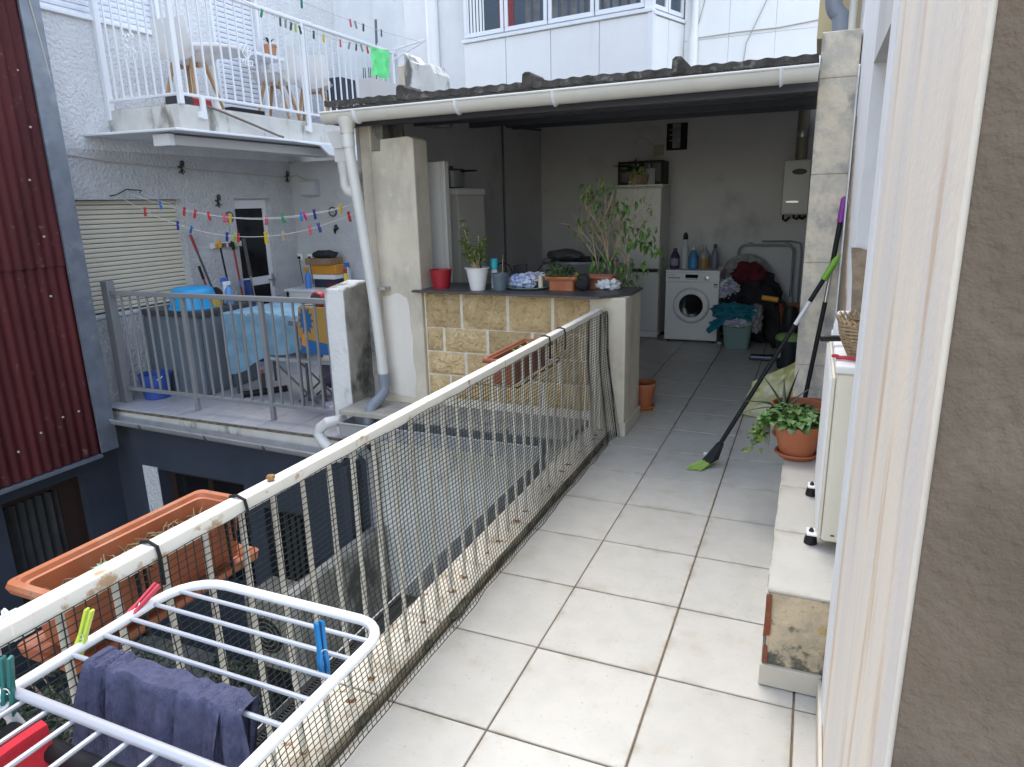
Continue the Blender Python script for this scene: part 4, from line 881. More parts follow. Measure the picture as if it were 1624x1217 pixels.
for col, x, Ln, tl_, lb in [
 ('red', -4.58, LB, .1, 'red peg at the left end of the neighbour clothesline'), ('blue', -4.44, LA, -.1, 'blue peg just right of the leftmost red peg'),
 ('navy', -4.16, LB, .1, 'dark blue peg on the lower cord before the shutter edge'), ('red', -4.12, LA, .35, 'red peg above the dark blue peg before shutter edge'),
 ('red', -3.98, LA, .3, 'second red peg clipped at the shutter edge'), ('blue', -3.99, LB, .7, 'tilted blue peg under the second red peg at shutter edge'),
 ('red', -3.80, LA, -.2, 'red peg on plain wall right of the shutter edge'), ('pink', -3.70, LC, .35, 'pink peg, left of two, right of the shutter'),
 ('pink', -3.60, LA, -.35, 'pink peg, right of two, beside the yellow peg'), ('yellow', -3.53, LA, .2, 'yellow peg left of the grey wall plaque by the door'),
 ('navy', -3.545, LB, .2, 'dark blue peg directly below the yellow peg'), ('lime', -3.46, LB, .6, 'lime green peg beside the red peg at door edge'),
 ('red', -3.41, LB, .15, 'red peg at the left edge of the terrace door'), ('pink', -3.16, LC, .25, 'pink peg in front of the dark door glass'),
 ('yellow', -3.08, LB, 0, 'big yellow peg on the lower cord before door glass'), ('green', -2.90, LA, -.25, 'green peg on the upper cord right of the door'),
 ('cream', -2.88, LB, 0, 'cream peg on the lower cord right of the door'), ('sky', -2.69, LA, .1, 'light blue peg beside the magenta peg'),
 ('magenta', -2.65, LA, -.6, 'magenta peg between the light blue and dark blue pegs'), ('navy', -2.54, LA, -.15, 'dark blue peg on the upper cord right of magenta peg'),
 ('pink', -2.58, LB, -.1, 'pink peg on the lower cord near its right end'), ('navy', -2.48, LB, -.25, 'dark blue peg on the lower cord near its right end'),
 ('yellow', -2.26, LA, .1, 'yellow peg near the downpipe on the upper cord'), ('red', -2.16, LB, -.2, 'red peg beside the downpipe on the lower cord')]:
    p = on(Ln, x); peg('clothes_peg', col, p - Vector((0, 0, .006)), lb, tl_, random.uniform(-.3, .3), 1.0 if col != 'yellow' or x != -3.08 else 1.25, G)

# ---------------- upper balcony
ub = thing('upper_balcony', 'upper white balcony slab with mouldy edge', 'balcony', (-4.5, 5, 2.3))
MB().box((-4.999, 3.30, 2.335), (-4.07, 7.0, 2.56)).build('slab', M['slabside'], ub, bevel=.006)
MB().box((-4.998, 3.36, 2.562), (-4.12, 6.99, 2.575)).build('floor', M['tile2'], ub)
aw = thing('awning', 'flat white awning cover and roller under the balcony', 'awning', (-4.4, 4.5, 2.2))
MB().prism([(-4.999, 3.02), (-3.92, 3.10), (-3.92, 6.6), (-4.999, 6.6)], 'z', 2.312, 2.334).build('cover_board', M['whitemetal'], aw, bevel=.004)
MB().box((-4.30, 3.24, 2.205), (-4.12, 5.45, 2.295)).build('cassette', flatc('awning_white', (.56,.56,.57)), aw, bevel=.012, seg=2)
MB().box((-4.31, 3.18, 2.20), (-4.11, 3.238, 2.300)).build('end_bracket', M['whitemetal'], aw)
MB().box((-4.31, 5.452, 2.20), (-4.11, 5.51, 2.31)).build('end_bracket', M['whitemetal'], aw)
MB().prism([(4.70, 2.31), (5.75, 2.31), (5.75, 2.16), (5.2, 2.205), (5.05, 2.30)], 'x', -3.93, -3.90).build('side_bracket', M['whitemetal'], aw)
lab(MB().prism([(-2.30, 2.20), (-2.13, 2.20), (-2.13, 2.07), (-2.24, 2.07)], 'y', 3.06, 3.16).box((-2.245, 3.075, 1.97), (-2.14, 3.15, 2.069)).lathe([(.05, 0), (.045, -.07), (.036, -.12)], (-2.19, 3.11, 1.969), 14).tube([(-2.19, 3.11, 1.86), (-2.19, 3.11, 1.79), (-2.17, 3.11, 1.745), (-2.12, 3.11, 1.725), (-2.02, 3.11, 1.72)], .040, 12).build('branch_pipe', M['pvcwhite2']), 'short white branch pipe curving into the wall behind the downpipe', 'pipe')
ur = thing('upper_railing', 'white balcony railing with scroll ornaments', 'railing', (-4.5, 5, 2.56))
MB().box((-4.075, 3.30, 2.635), (-4.045, 7.0, 2.66)).build('bottom_rail', M['whitemetal'], ur, bevel=.003)
MB().box((-4.085, 3.30, 3.575), (-4.035, 7.0, 3.61)).build('top_rail', M['whitemetal'], ur, bevel=.006)
MB().box((-4.95, 3.305, 2.635), (-4.085, 3.335, 2.66)).build('bottom_rail', M['whitemetal'], ur, bevel=.003)
MB().box((-4.95, 3.295, 3.575), (-4.085, 3.345, 3.61)).build('top_rail', M['whitemetal'], ur, bevel=.006)
ubm = MB().box((-.007, -.007, 0), (.007, .007, .914)).mesh('baluster', (0, 0, 0)); ubm.materials.append(M['whitemetal'])
for k in range(31):
    y = 3.415 + k * .1165
    inst(ubm, 'baluster', ur, (-4.06, y, 2.661))
for k in range(8): inst(ubm, 'baluster', ur, (-4.87 + k * .103, 3.32, 2.661))
MB().box((-4.999, 3.285, 2.47), (-4.945, 3.345, 3.75)).build('end_post', M['whitemetal'], ur, bevel=.004)
MB().box((-4.08, 3.295, 2.56), (-4.035, 3.345, 3.70)).build('corner_post', M['whitemetal'], ur, bevel=.004)
for y in (3.54, 5.06, 6.9):
    MB().box((-4.069, y, 2.45), (-4.030, y + .045, 2.634 if y < 4 else 3.574)).build('post', M['whitemetal'], ur, bevel=.004)
    MB().box((-4.069, y - .035, 2.46), (-4.035, y, 2.515)).build('foot_plate', M['whitemetal'], ur)
def scroll(P):
    m = MB()
    for sx in (-1, 1):
        for sz in (-1, 1):
            pts = []
            for i in range(14):
                a = i / 13 * 4.2; r = .035 * (1 - i / 17); pts.append(P(sx * (.030 + r * math.sin(a)), sz * (.062 + r * math.cos(a) * .9)))
            m.tube([P(0, sz * .02), P(sx * .02, sz * .05)] + pts, .0075, 5)
        m.tube([P(sx * .0, .095), P(sx * .045, .02), P(sx * .0, -.05), P(sx * -.0, -.10)], .008, 5)
    return m.build('scroll_ornament', M['whitemetal'], ur)
scroll(lambda a, b: (-4.60 + a * 1.2, 3.32, 3.10 + b)); scroll(lambda a, b: (-4.06, 4.22 + a * 1.2, 3.11 + b))
# balcony furniture
def chair(x, y, rot, label):
    t = thing('shell_chair', label, 'chair', (x, y, 2.576), 'white shell chairs on the balcony')
    t.rotation_euler = (0, 0, rot); ORGb = Vector((x, y, 2.576))
    def sh(u, v):
        a = (u - .5) * 2; 
        if v < .5: s_ = v * 2; yy = -.20 + .36 * s_; zz = .43 + .03 * a * a - .015 * math.sin(s_ * 3.1)
        else: s_ = (v - .5) * 2; yy = .16 + .10 * s_ ** .6; zz = .43 + .34 * s_
        w = .22 * (1 - .25 * max(0, v - .5)) ; 
        return ORGb + Vector((a * w, yy - .06 * a * a * (v - .3), zz + .06 * a * a * (1 if v < .6 else .2)))
    m = MB().grid(sh, 14, 16); m.grid(lambda u, v: sh(1 - u, v) - Vector((0, 0, .012)), 14, 16); m.build('shell', M['appliance'], t)
    for sx in (-1, 1):
        for sy in (-1, 1):
            MB().tube([ORGb + Vector((sx * .11, sy * .09, .42)), ORGb + Vector((sx * .19, sy * .19, 0))], [.022, .013], 8).build('leg', M['wood'], t)
    MB().box(ORGb + Vector((-.12, -.02, .385)), ORGb + Vector((.12, .02, .42))).build('cross_bar', M['wood'], t)
    return t
chair(-4.40, 3.80, R(185), 'white shell chair with wooden legs behind the balcony corner post')
chair(-4.50, 5.12, R(-70), 'white shell chair with wooden legs under the wall shelf')
chair(-4.45, 5.72, R(-150), 'lower white shell chair behind the balcony at right')
rt = thing('round_white_table', 'round white pedestal table on the upper balcony', 'table', (-4.5, 4.2, 2.576))
MB().lathe([(0, .60), (.33, .60), (.335, .61), (.335, .622), (.33, .63), (0, .63)], (-4.50, 4.20, 2.576), 32).build('top', M['appliance'], rt)
MB().lathe([(.04, .6), (.03, .3), (.04, .06), (.16, .025), (.18, 0), (0, 0)], (-4.50, 4.20, 2.576), 20).build('pedestal', M['appliance'], rt)
shf = lab(MB().box((-4.999, 5.14, 3.34), (-4.75, 5.62, 3.375)).build('wall_shelf', M['whitemetal']), 'white wall shelf beside the balcony shutter', 'shelf')
cp = thing('clay_pot', 'terracotta pot with plant on the balcony wall shelf', 'pot', (-4.86, 5.50, 3.376))
MB().lathe([(0, 0), (.06, 0), (.075, .11), (.082, .11), (.082, .135), (.07, .135), (.068, .12), (0, .12)], (-4.86, 5.50, 3.376), 18).build('pot', flatc('clay_orange', (.42,.20,.10)), cp)
lf = MB()
for k in range(16):
    a = random.uniform(0, 6.28); lf.leaf((-4.86, 5.5, 3.50), (math.cos(a), math.sin(a), 1.2), (0, 0, 1), .12, .02)
lf.build('leaves', M['leafd'], cp)
lab(MB().tube([(-4.06, 3.60, 2.575), (-4.02, 3.75, 2.535), (-4.01, 4.14, 2.45), (-4.01, 4.50, 2.37), (-4.01, 4.58, 2.36)], .012, 8).build('garden_hose', flatc('hose_brown', (.16,.12,.10))), 'brown hose hanging over the balcony edge', 'hose')
tbx = thing('tool_case', 'dark and red tool case on the balcony floor', 'case', (-4.3, 3.62, 2.576))
MB().box((-4.34, 3.40, 2.578), (-4.16, 3.56, 2.66)).build('dark_half', M['cabdark'], tbx, bevel=.006)
MB().box((-4.33, 3.562, 2.578), (-4.17, 3.80, 2.65)).build('red_half', flatc('case_red', (.36,.03,.035)), tbx, bevel=.008)
lab(MB().box((-4.60, 4.30, 2.577), (-4.40, 4.78, 2.665)).build('black_box', M['black'], bevel=.006), 'low black box on the balcony floor', 'box')
cr = thing('balcony_crate', 'dark grey crate on the balcony behind the right railing', 'crate', (-4.5, 6.35, 2.576))
MB().box((-4.62, 6.20, 2.95), (-4.38, 6.52, 3.22)).build('box', flatc('crate_dark', (.045,.055,.08)), cr, bevel=.008)
MB().box((-4.60, 6.22, 2.577), (-4.40, 6.50, 2.949)).build('stand', M['cabdark'], cr)
fg = thing('folded_grill', 'folded dark metal grill leaning on the balcony', 'grill', (-4.3, 6.58, 2.576))
for k in range(7): MB().tube([(-4.33 + k * .02, 6.56 + .012 * k, 2.58), (-4.33 + k * .02, 6.60 + .012 * k, 3.38)], .005, 5).build('bar', M['iron'], fg)
bz = thing('balcony_broom', 'dark broom handle standing up behind the balcony rail', 'broom', (-4.2, 6.75, 2.576))
MB().tube([(-4.2, 6.70, 2.7), (-4.2, 6.80, 3.85)], .011, 8).build('handle', flatc('handle_slate', (.10,.11,.13)), bz)
MB().tube([(-4.2, 6.80, 3.70), (-4.2, 6.815, 3.98)], .017, 8).build('grip', flatc('handle_slate', (.10,.11,.13)), bz)
MB().box((-4.3, 6.64, 2.577), (-4.1, 6.74, 2.70)).build('head', flatc('handle_slate', (.10,.11,.13)), bz, bevel=.01)
dl = thing('balcony_dryer', 'white clothesline frame fixed outside the balcony rail', 'clothesline', (-3.9, 5.7, 3.6))
MB().tube([(-4.03, 6.93, 3.50), (-3.55, 6.95, 3.69)], .014, 8).tube([(-4.03, 6.93, 3.62), (-3.55, 6.95, 3.70)], .014, 8).build('arm', M['whitemetal'], dl)
MB().tube([(-4.03, 3.6, 3.55), (-3.62, 3.6, 3.69)], .014, 8).build('arm', M['whitemetal'], dl)
UA = sagline((-3.85, 3.6, 3.60), (-3.85, 6.95, 3.60), .15); UB = sagline((-3.65, 3.6, 3.69), (-3.65, 6.95, 3.69), .06)
for Ln in (UA, UB): MB().tube(Ln, .003, 5).build('cord', M['rope'], dl)
G2 = 'clothes pegs on the balcony line'
for col, y, Ln, lb in [('green', 4.26, UA, 'green peg leftmost on the balcony line'), ('teal', 4.63, UB, 'teal peg high on the back balcony cord'), ('dark', 4.52, UA, 'dark peg hanging left of the clay pot'), ('grey', 4.60, UA, 'grey peg hanging left of the clay pot'), ('dark', 4.68, UA, 'first dark green peg in front of clay pot'), ('lime', 4.75, UA, 'olive peg in front of clay pot plant'), ('dark', 4.82, UA, 'last dark peg in front of clay pot'), ('dark', 5.04, UA, 'tilted dark peg at the second railing post'), ('yellow', 5.21, UA, 'yellow peg on the balcony line'), ('pink', 5.45, UB, 'pink peg on the back balcony cord'), ('grey', 5.55, UB, 'grey peg beside pink peg on back balcony cord'), ('dark', 5.70, UB, 'black peg right of the pink peg on back cord'), ('red', 5.51, UA, 'red peg on the front balcony cord'), ('grey', 5.68, UA, 'grey peg right of the red peg on front cord'), ('dark', 5.82, UA, 'dark peg left of the green cloth'), ('grey', 5.93, UA, 'pale grey peg nearest the green cloth'), ('red', 6.05, UA, 'red peg holding corner beside the green cloth'), ('dark', 6.07, UB, 'dark peg on the back cord above green cloth')]:
    p = [q for q in Ln if q.y >= y - .08][0]; q = Vector((p.x, y, p.z - .02))
    peg('clothes_peg', col, q, lb, random.uniform(-.4, .4), R(90) + random.uniform(-.3, .3), 1.0, G2)
gcl = flatc('bright_green_cloth', (.16,.72,.27), .95)
def gc(u, v): 
    y = 6.10 + .44 * u; return Vector((-3.85 + .035 * math.sin(u * 11 + 2 * v) * (1 - v) + .02 * noise.noise(Vector((u * 4, v * 4, 2))) + .02 * v * 0, y, 3.50 - .33 * (1 - v) + .03 * u + .012 * math.sin(u * 7) * (1 - v)))
lab(MB().grid(gc, 24, 12).build('green_cloth', gcl), 'bright green cloth pegged on the balcony line', 'cloth')
stb = thing('chimney_stub', 'mouldy white stub wall behind the shed roof edge', 'wall', (-2, 4.1, 2.3))
MB().prism([(-2.12, 2.3), (-1.82, 2.3), (-1.82, 2.72), (-1.86, 2.80), (-1.96, 2.80), (-2.05, 2.84), (-2.12, 2.92)], 'y', 4.0, 4.3).build('stub', M['mossy'], stb, bevel=.015, seg=2)
MB().box((-2.20, 4.02, 2.3), (-2.122, 4.3, 2.82)).build('broken_edge', M['plaster'], stb, bevel=.01)

# ================================================================== building behind, with the enclosed bay
bh = thing('rear_house', 'white house behind the shed roof with pipe and joints', 'house', (0, 8.5, 2.5))
xs = [-.46, .10, .66, 1.22, 2.5]
for k, (a, b) in enumerate(zip(xs[:-1], xs[1:])):
    for z0, z1 in ((1.0, 3.60), (3.602, 6.5)): MB().box((a + .001, 8.30, z0), (b - .001, 8.5, z1)).build('cladding_panel', M['panelwhite'], bh, bevel=.003)
MB().box((-6, 8.52, 1.0), (2.5, 8.7, 6.5)).build('wall', M['smoothwhite'], bh)
MB().box((-4.15, 8.20, 1.0), (-3.53, 8.518, 6.5)).build('pier', M['smoothwhite'], bh, bevel=.01)
MB().tube([(-4.08, 8.12, 1.0), (-4.08, 8.12, 6.5)], .09, 14).build('corner_pipe', M['panelwhite'], bh)
MB().tube([(-.33, 8.24, 1.0), (-.33, 8.24, 3.64)], .06, 12).build('waste_pipe', M['panelwhite'], bh)
MB().tube([(-.33, 8.26, 3.60), (-.33, 8.26, 6.0)], .05, 12).build('waste_pipe', M['panelwhite'], bh)
MB().tube([(-.30, 8.27, 3.62), (.2, 8.28, 3.64), (.7, 8.285, 3.64), (1.4, 8.29, 3.70), (2.2, 8.29, 3.72)], .007, 6).build('cable', M['wire'], bh)
MB().tube([(.78, 8.28, 4.4), (.55, 8.28, 4.0), (.32, 8.28, 3.5), (.26, 8.28, 2.9)], .006, 6).build('cable', M['wire'], bh)
MB().tube([(-.15, 8.28, 4.3), (-.28, 8.28, 3.8), (-.36, 8.26, 3.55)], .006, 6).build('cable', M['wire'], bh)
by = thing('enclosed_bay', 'white glazed bay window projecting from the rear house', 'bay window', (-2.1, 7.9, 3))
A = Vector((-3.52, 8.0, 0)); B = Vector((-.72, 7.55, 0)); D = (B - A); Lb = D.length; dx = D.normalized(); nx = Vector((dx.y, -dx.x, 0))
def bq(s0, s1, z0, z1, o0, o1):
    """box along the bay front: s along it, o outward from it"""
    m = MB(); m.box((0, 0, 0), (1, 1, 1)); vs = []
    for v in m.v: vs.append(A + dx * (s0 + (s1 - s0) * v[0]) + nx * (o0 + (o1 - o0) * v[1]) + Vector((0, 0, z0 + (z1 - z0) * v[2])))
    m.v = vs; m.f = [f[::-1] for f in m.f]; return m
bq(0, Lb - .02, 2.4, 3.86, -.12, -.02).build('backing', M['panelwhite'], by)
n = 4; 
for k in range(n): bq(Lb * k / n + .006, Lb * (k + 1) / n - .006, 2.4, 3.82, -.02, .0).build('lower_panel', M['panelwhite'], by, bevel=.004)
bq(-.02, Lb + .01, 3.83, 3.875, -.10, .03).build('sill', M['whitemetal'], by, bevel=.005)
bq(Lb - .10, Lb + .0, 3.876, 5.4, -.10, .005).build('corner_post', M['whitemetal'], by)
bq(Lb - .06, Lb + .012, 2.4, 3.829, -.10, .010).build('corner_trim', M['whitemetal'], by)
for k in range(4):
    s0, s1 = .0 + (Lb - .10) * k / 4, (Lb - .10) * (k + 1) / 4
    f = bq(s0 + .01, s1 - .01, 3.90, 3.955, -.05, -.01).build('window', M['whitemetal'], by, bevel=.004)
    bq(s0 + .01, s0 + .06, 3.956, 5.3, -.05, -.01).build('stile', M['whitemetal'], f); bq(s1 - .06, s1 - .01, 3.956, 5.3, -.05, -.01).build('stile', M['whitemetal'], f)
    bq(s0 + .061, s1 - .061, 3.955, 5.3, -.036, -.030).build('pane', M['paneglass'], f)
    c = MB(); 
    def cf(u, v, s0=s0, s1=s1, k=k): 
        return A + dx * (s0 + .061 + (s1 - s0 - .122) * (u if k != 0 else .42 + .58 * u)) + nx * (-.030 + .016 + .012 * math.sin(u * 34) * 0) + Vector((0, 0, 3.957 + 1.3 * v))
# interior curtains seen behind the glass
for k, (u0, u1, mt_) in enumerate([(0, .35, 'panelwhite'), (.60, .84, 'redcurtain'), (1.02, 1.9, 'curtain'), (1.95, 2.7, 'curtain')]):
    def cf(u, v, u0=u0, u1=u1): 
        s_ = u0 + (u1 - u0) * u
        return A + dx * s_ + nx * (-.028 + .004 * math.sin(u * 40)) + Vector((0, 0, 3.957 + 1.34 * v))
    MB().grid(cf, 60, 1).build('curtain', M[mt_], by)
# return side of the bay
Cc = Vector((-.46, 8.30, 0)); E_ = Cc - B; le = E_.length; ex = E_.normalized(); en = Vector((ex.y, -ex.x, 0))
def sq(s0, s1, z0, z1, o0, o1):
    m = MB(); m.box((0, 0, 0), (1, 1, 1)); m.v = [B + ex * (s0 + (s1 - s0) * v[0]) + en * (o0 + (o1 - o0) * v[1]) + Vector((0, 0, z0 + (z1 - z0) * v[2])) for v in m.v]; m.f = [f[::-1] for f in m.f]; return m
sq(.005, le * .5 - .005, 2.4, 3.80, -.05, 0).build('side_panel', M['panelwhite'], by, bevel=.003); sq(le * .5 + .005, le, 2.4, 3.80, -.05, 0).build('side_panel', M['panelwhite'], by, bevel=.003)
sq(.012, le, 3.81, 3.85, -.05, .025).build('sill', M['whitemetal'], by)
for a, b in ((.02, le * .48), (le * .5, le * .98)):
    f = sq(a, b, 3.88, 3.93, -.05, -.01).build('window', M['whitemetal'], by)
    sq(a, a + .05, 3.931, 5.3, -.05, -.01).build('stile', M['whitemetal'], f); sq(b - .05, b, 3.931, 5.3, -.05, -.01).build('stile', M['whitemetal'], f)
    sq(a + .051, b - .051, 3.93, 5.3, -.036, -.03).build('pane', M['paneglass'], f)
sq(.0, le, 3.851, 5.4, -.20, -.12).build('backing', M['curtain'], by)
# ================================================================== near objects: planters, drying rack, laundry
def trough(name, label, x0, x1, y0, y1, z0, z1, tap, m, mint=None):
    t = thing(name, label, 'planter', ((x0+x1)/2, (y0+y1)/2, z0))
    def ring(ins, z, r=.02, n=5):
        a0, a1, b0, b1 = x0 + ins, x1 - ins, y0 + ins, y1 - ins; out = []
        for cx, cy, s in ((a1 - r, b1 - r, 0), (a0 + r, b1 - r, 90), (a0 + r, b0 + r, 180), (a1 - r, b0 + r, 270)):
            for k in range(n): a = R(s + 90 * k / (n - 1)); out.append((cx + r * math.cos(a), cy + r * math.sin(a), z))
        return out
    def skin(rings, cap0=False, cap1=False):
        mb = MB(); n = len(rings[0]); vs = [p for r_ in rings for p in r_]; fs = []
        for i in range(len(rings) - 1):
            for k in range(n): l = (k + 1) % n; fs.append((i*n+k, i*n+l, (i+1)*n+l, (i+1)*n+k))
        mb.add(vs, fs, True)
        if cap0: mb.add(rings[0], [tuple(reversed(range(n)))])
        if cap1: mb.add(rings[-1], [tuple(range(n))])
        return mb
    skin([ring(tap, z0), ring(.012, z1 - .012), ring(.010, z1 - .010), ring(.016, z1 - .012), ring(tap + .004, z0 + .02)], True, True).build('box', m, t)
    skin([ring(.010, z1 - .022), ring(-.010, z1 - .022), ring(-.014, z1 - .010), ring(-.010, z1), ring(.006, z1), ring(.011, z1 - .012)]).build('rim', m, t)
    MB().grid(lambda u, v: Vector((x0 + .022 + (x1 - x0 - .044) * u, y0 + .022 + (y1 - y0 - .044) * v, z1 - (.06 if x1 - x0 > .16 and z0 < .9 else .03) + .016 * noise.noise(Vector((u * 4, v * 9, z1 * 5))))), 12, 40).build('soil', M['soil'], t)
    return t, ring, skin
t, ring, skin = trough('window_box', 'large terracotta trough of dry soil hooked outside the white railing', -.205, -.040, -.885, -.385, .735, .885, .022, M['terra'])
skin([ring(.010, .705), ring(-.012, .712), ring(-.016, .735), ring(-.010, .735), ring(.012, .716)], True, True).build('drip_tray', M['terra'], t)
dryp = MB(); random.seed(21)
for k in range(170):
    x, y = random.uniform(-.185, -.07), random.uniform(-.85, -.42); 
    if noise.noise(Vector((x * 12, y * 7, 3))) < -.1: continue
    a = random.uniform(0, 6.28); L_ = random.uniform(.015, .06)
    dryp.tube([(x, y, .825), (x + L_ * .4 * math.cos(a), y + L_ * .4 * math.sin(a), .832 + L_ * .5), (x + L_ * math.cos(a), y + L_ * math.sin(a), .832 + L_ * .55)], [.0022, .0018, .001], 4)
    if k % 3 == 0: dryp.leaf((x, y, .832), (math.cos(a), math.sin(a), .4), (0, 0, 1), .03, .012)
stuff(dryp.build('dry_plants', M['dryplant'], t))
sg = MB()
for a in range(0, 360, 45): sg.leaf((-.12, -.74, .845), (math.cos(R(a)), math.sin(R(a)), .8), (0, 0, 1), .03, .016)
sg.build('succulent', flatc('succulent_green', (.24,.33,.22)), t)
for y in (-.712, -.452):
    MB().tube([(-.028, y, .80), (-.0285, y, .905), (-.022, y, .924), (.0, y, .929), (.024, y, .922), (.0285, y, .90), (.028, y, .83)], .0042, 8).build('hook', M['black'], t)
    MB().tube([(-.03, y - .02, .89), (-.026, y - .02, .70), (-.20, y - .02, .70)], .0045, 8).build('bracket', M['black'], t)
t, ring, skin = trough('railing_planter', 'small terracotta planter hooked on far part of railing', -.245, -.075, 1.52, 2.08, .70, .842, .02, M['terra2'])
for y in (1.78, 2.03):
    MB().tube([(-.028, y, .78), (-.0285, y, .905), (-.022, y, .924), (.0, y, .929), (.024, y, .922), (.0285, y, .90), (.028, y, .80)], .0042, 8).build('hook', M['black'], t)
MB().tube([(-.30, 1.45, .72), (-.30, 2.15, .72), (-.03, 2.15, .72), (-.03, 1.45, .72)], .004, 6, closed=True).build('support_ring', M['black'], t)
s_ = MB()
for y in (1.72, 1.80, 1.92):
    for k in range(9):
        a = random.uniform(0, 6.28); s_.leaf((-.15, y, .815), (math.cos(a) * .6, math.sin(a) * .6, .9), (0, 0, 1), random.uniform(.03, .06), .022)
s_.build('seedlings', M['leafy'], t)

# drying rack
RZ = .885
rk = thing('drying_rack', 'white folding clothes drying rack beside the railing', 'drying rack', (.4, -1.1, 0))
rx0, rx1, ry1, ryc = .150, .628, -.735, -1.105
fr = [(rx0, -1.9, RZ), (rx0, ryc, RZ), (rx0, ry1 - .10, RZ)] + [Vector(p) for p in arc((rx0 + .09, ry1 - .09, RZ), .09, 180, 90, 6)] + [Vector(p) for p in arc((rx1 - .06, ry1 - .06, RZ), .06, 90, 0, 6)] + [(rx1, ryc, RZ), (rx1, -1.9, RZ)]
MB().tube(fr, .0095, 12).build('frame', M['rackwhite'], rk)
wm_ = MB().tube([(0, 0, 0), (.485, 0, 0)], .0042, 8).mesh('wire', (0, 0, 0)); wm_.materials.append(M['rackgrey'])
for y in (-1.005, -.945, -.890, -.838, -.785): inst(wm_, 'wire', rk, (rx0 - .003, y, RZ))
MB().tube([(rx0, ryc, RZ), (rx1, ryc, RZ)], .0085, 12).build('crossbar', M['rackgrey'], rk)
w2 = MB().tube([(0, 0, 0), (0, -.78, 0)], .0042, 8).mesh('wire', (0, 0, 0)); w2.materials.append(M['rackgrey'])
for k in range(8): inst(w2, 'wire', rk, (rx0 + .035 + k * .059, ryc, RZ - .008))
for x in (rx0 + .01, rx1 - .004):
    MB().tube([(x, ryc - .02, RZ - .012), (x, -.85, .0095)], .009, 10).build('leg', M['rackwhite'], rk)
    MB().tube([(x + .012, -1.85, RZ - .012), (x + .012, -1.16, .42), (x + .012, -.98, .30), (x + .012, -1.95, .0095)], .009, 10).build('leg', M['rackwhite'], rk) if False else None
MB().tube([(rx0 + .01, -.855, .02), (rx1 - .004, -.855, .02)], .009, 10).build('foot_bar', M['rackwhite'], rk)
MB().tube([(rx0 + .02, -1.13, RZ - .055), (rx1 - .01, -1.13, RZ - .055)], .017, 10).build('lower_bar', M['black'], rk)
# hanging laundry
def drape(x0, x1, y, zt, front, back, amp, seed, sw=.03):
    def fn(u, v):
        s = -back + (front + back) * v            # s<0 behind the wire, s>0 in front (towards the camera)
        x = x0 + (x1 - x0) * u + .03 * (v) * (u - .5) * 2 * sw / .03
        d = abs(s)
        q_ = u + .10 * noise.noise(Vector((u * 3, s * 5, seed))); fold = amp * (.7 * math.sin(q_ * 13 + seed + s * 3) + .45 * math.sin(q_ * 31 + seed * 2 - s * 7) + .9 * noise.noise(Vector((q_ * 6, s * 7, seed + 8)))) * min(1, d / .07)
        yy = y - math.copysign(min(d, .012), s) - fold * (1 if s > 0 else -1) * .8 - (.03 * min(1, d / .2) if s > 0 else -.02)
        zz = zt + .0075 - max(0, d - .010) + .004 * math.sin(u * 21 + seed) * max(0, 1 - d / .05) - .006 * noise.noise(Vector((u * 5, s * 8, seed)))
        return Vector((x + .006 * noise.noise(Vector((u * 4, s * 9, seed + 3))), yy, zz))
    return MB().grid(fn, 80, 60)
sh = thing('knit_top', 'slate blue knitted top hanging over a rack wire', 'garment', (.36, -1.005, .6))
drape(.235, .485, -1.005, RZ, .26, .30, .022, 1.0, .05).build('body', M['shirt'], sh)
drape(.212, .275, -1.005, RZ + .003, .16, .10, .010, 3.0, .01).build('sleeve', M['shirt'], sh)
drape(.455, .515, -1.005, RZ + .003, .13, .20, .010, 5.0, .06).build('sleeve', M['shirt'], sh)
def redfn(u, v):
    s = -.2 + .42 * v; d = abs(s); x = .268 + math.copysign(min(d, .008), s) + (.012 * math.sin(v * 9 + u * 7)) * min(1, d / .1)
    return Vector((x + .02 * (1 if s > 0 else -1) * min(1, d / .2) + .02 * noise.noise(Vector((u * 5, s * 8, 3))) * min(1, d / .05), -1.50 + .37 * u + .05 * s * s + .01 * noise.noise(Vector((s * 9, 2, u))), RZ - .001 - max(0, d - .006)))
lab(MB().grid(redfn, 20, 30).build('red_garment', M['redcloth']), 'bright red garment hanging on the near rack wires', 'garment')
def bigpeg(col, p, rot, label, s=1.0):
    t = thing('rack_peg', label, 'clothes peg', p, 'large clothes pegs on the drying rack'); P = Vector(p); E = Euler(rot).to_matrix()
    m_ = flatc('bigpeg_' + col, dict(lime=(.50,.62,.05), red=(.52,.045,.075), blue=(.01,.17,.42), teal=(.008,.13,.12))[col], .35)
    for k in (-1, 1):
        mb = MB().prism([(k * .001, -.040), (k * .0075, -.040), (k * .009, -.012), (k * .007, .004), (k * .0075, .052), (k * .0022, .053), (k * .0012, .002), (k * .003, -.02)][::k], 'y', -.0055, .0055)
        mb.v = [P + E @ (Vector(v) * s) for v in mb.v]; mb.build('lever', m_, t, bevel=.0012)
    mb = MB().tube([(.006 * math.cos(R(a)), -.008 + 16e-3 * (a / 720), .001 + .006 * math.sin(R(a))) for a in range(0, 720, 40)], .0009, 4); mb.v = [P + E @ (Vector(v) * s) for v in mb.v]; mb.build('spring', M['chrome'], t)
bigpeg('lime', (.150, -.978, RZ + .017), (R(-10), R(18), R(20)), 'lime green peg clipped on the rack side tube', 1.0)
bigpeg('red', (.150, -.868, RZ + .010), (R(-62), R(12), R(0)), 'red peg lying along the rack side tube', 1.0)
bigpeg('blue', (.585, -.865, RZ + .022), (R(-6), R(3), R(70)), 'blue peg standing on the rack wire near its corner', 1.05)
bigpeg('teal', (.165, -1.115, RZ + .012), (R(0), R(8), R(30)), 'dark teal peg on the end of the rack crossbar', 1.15)

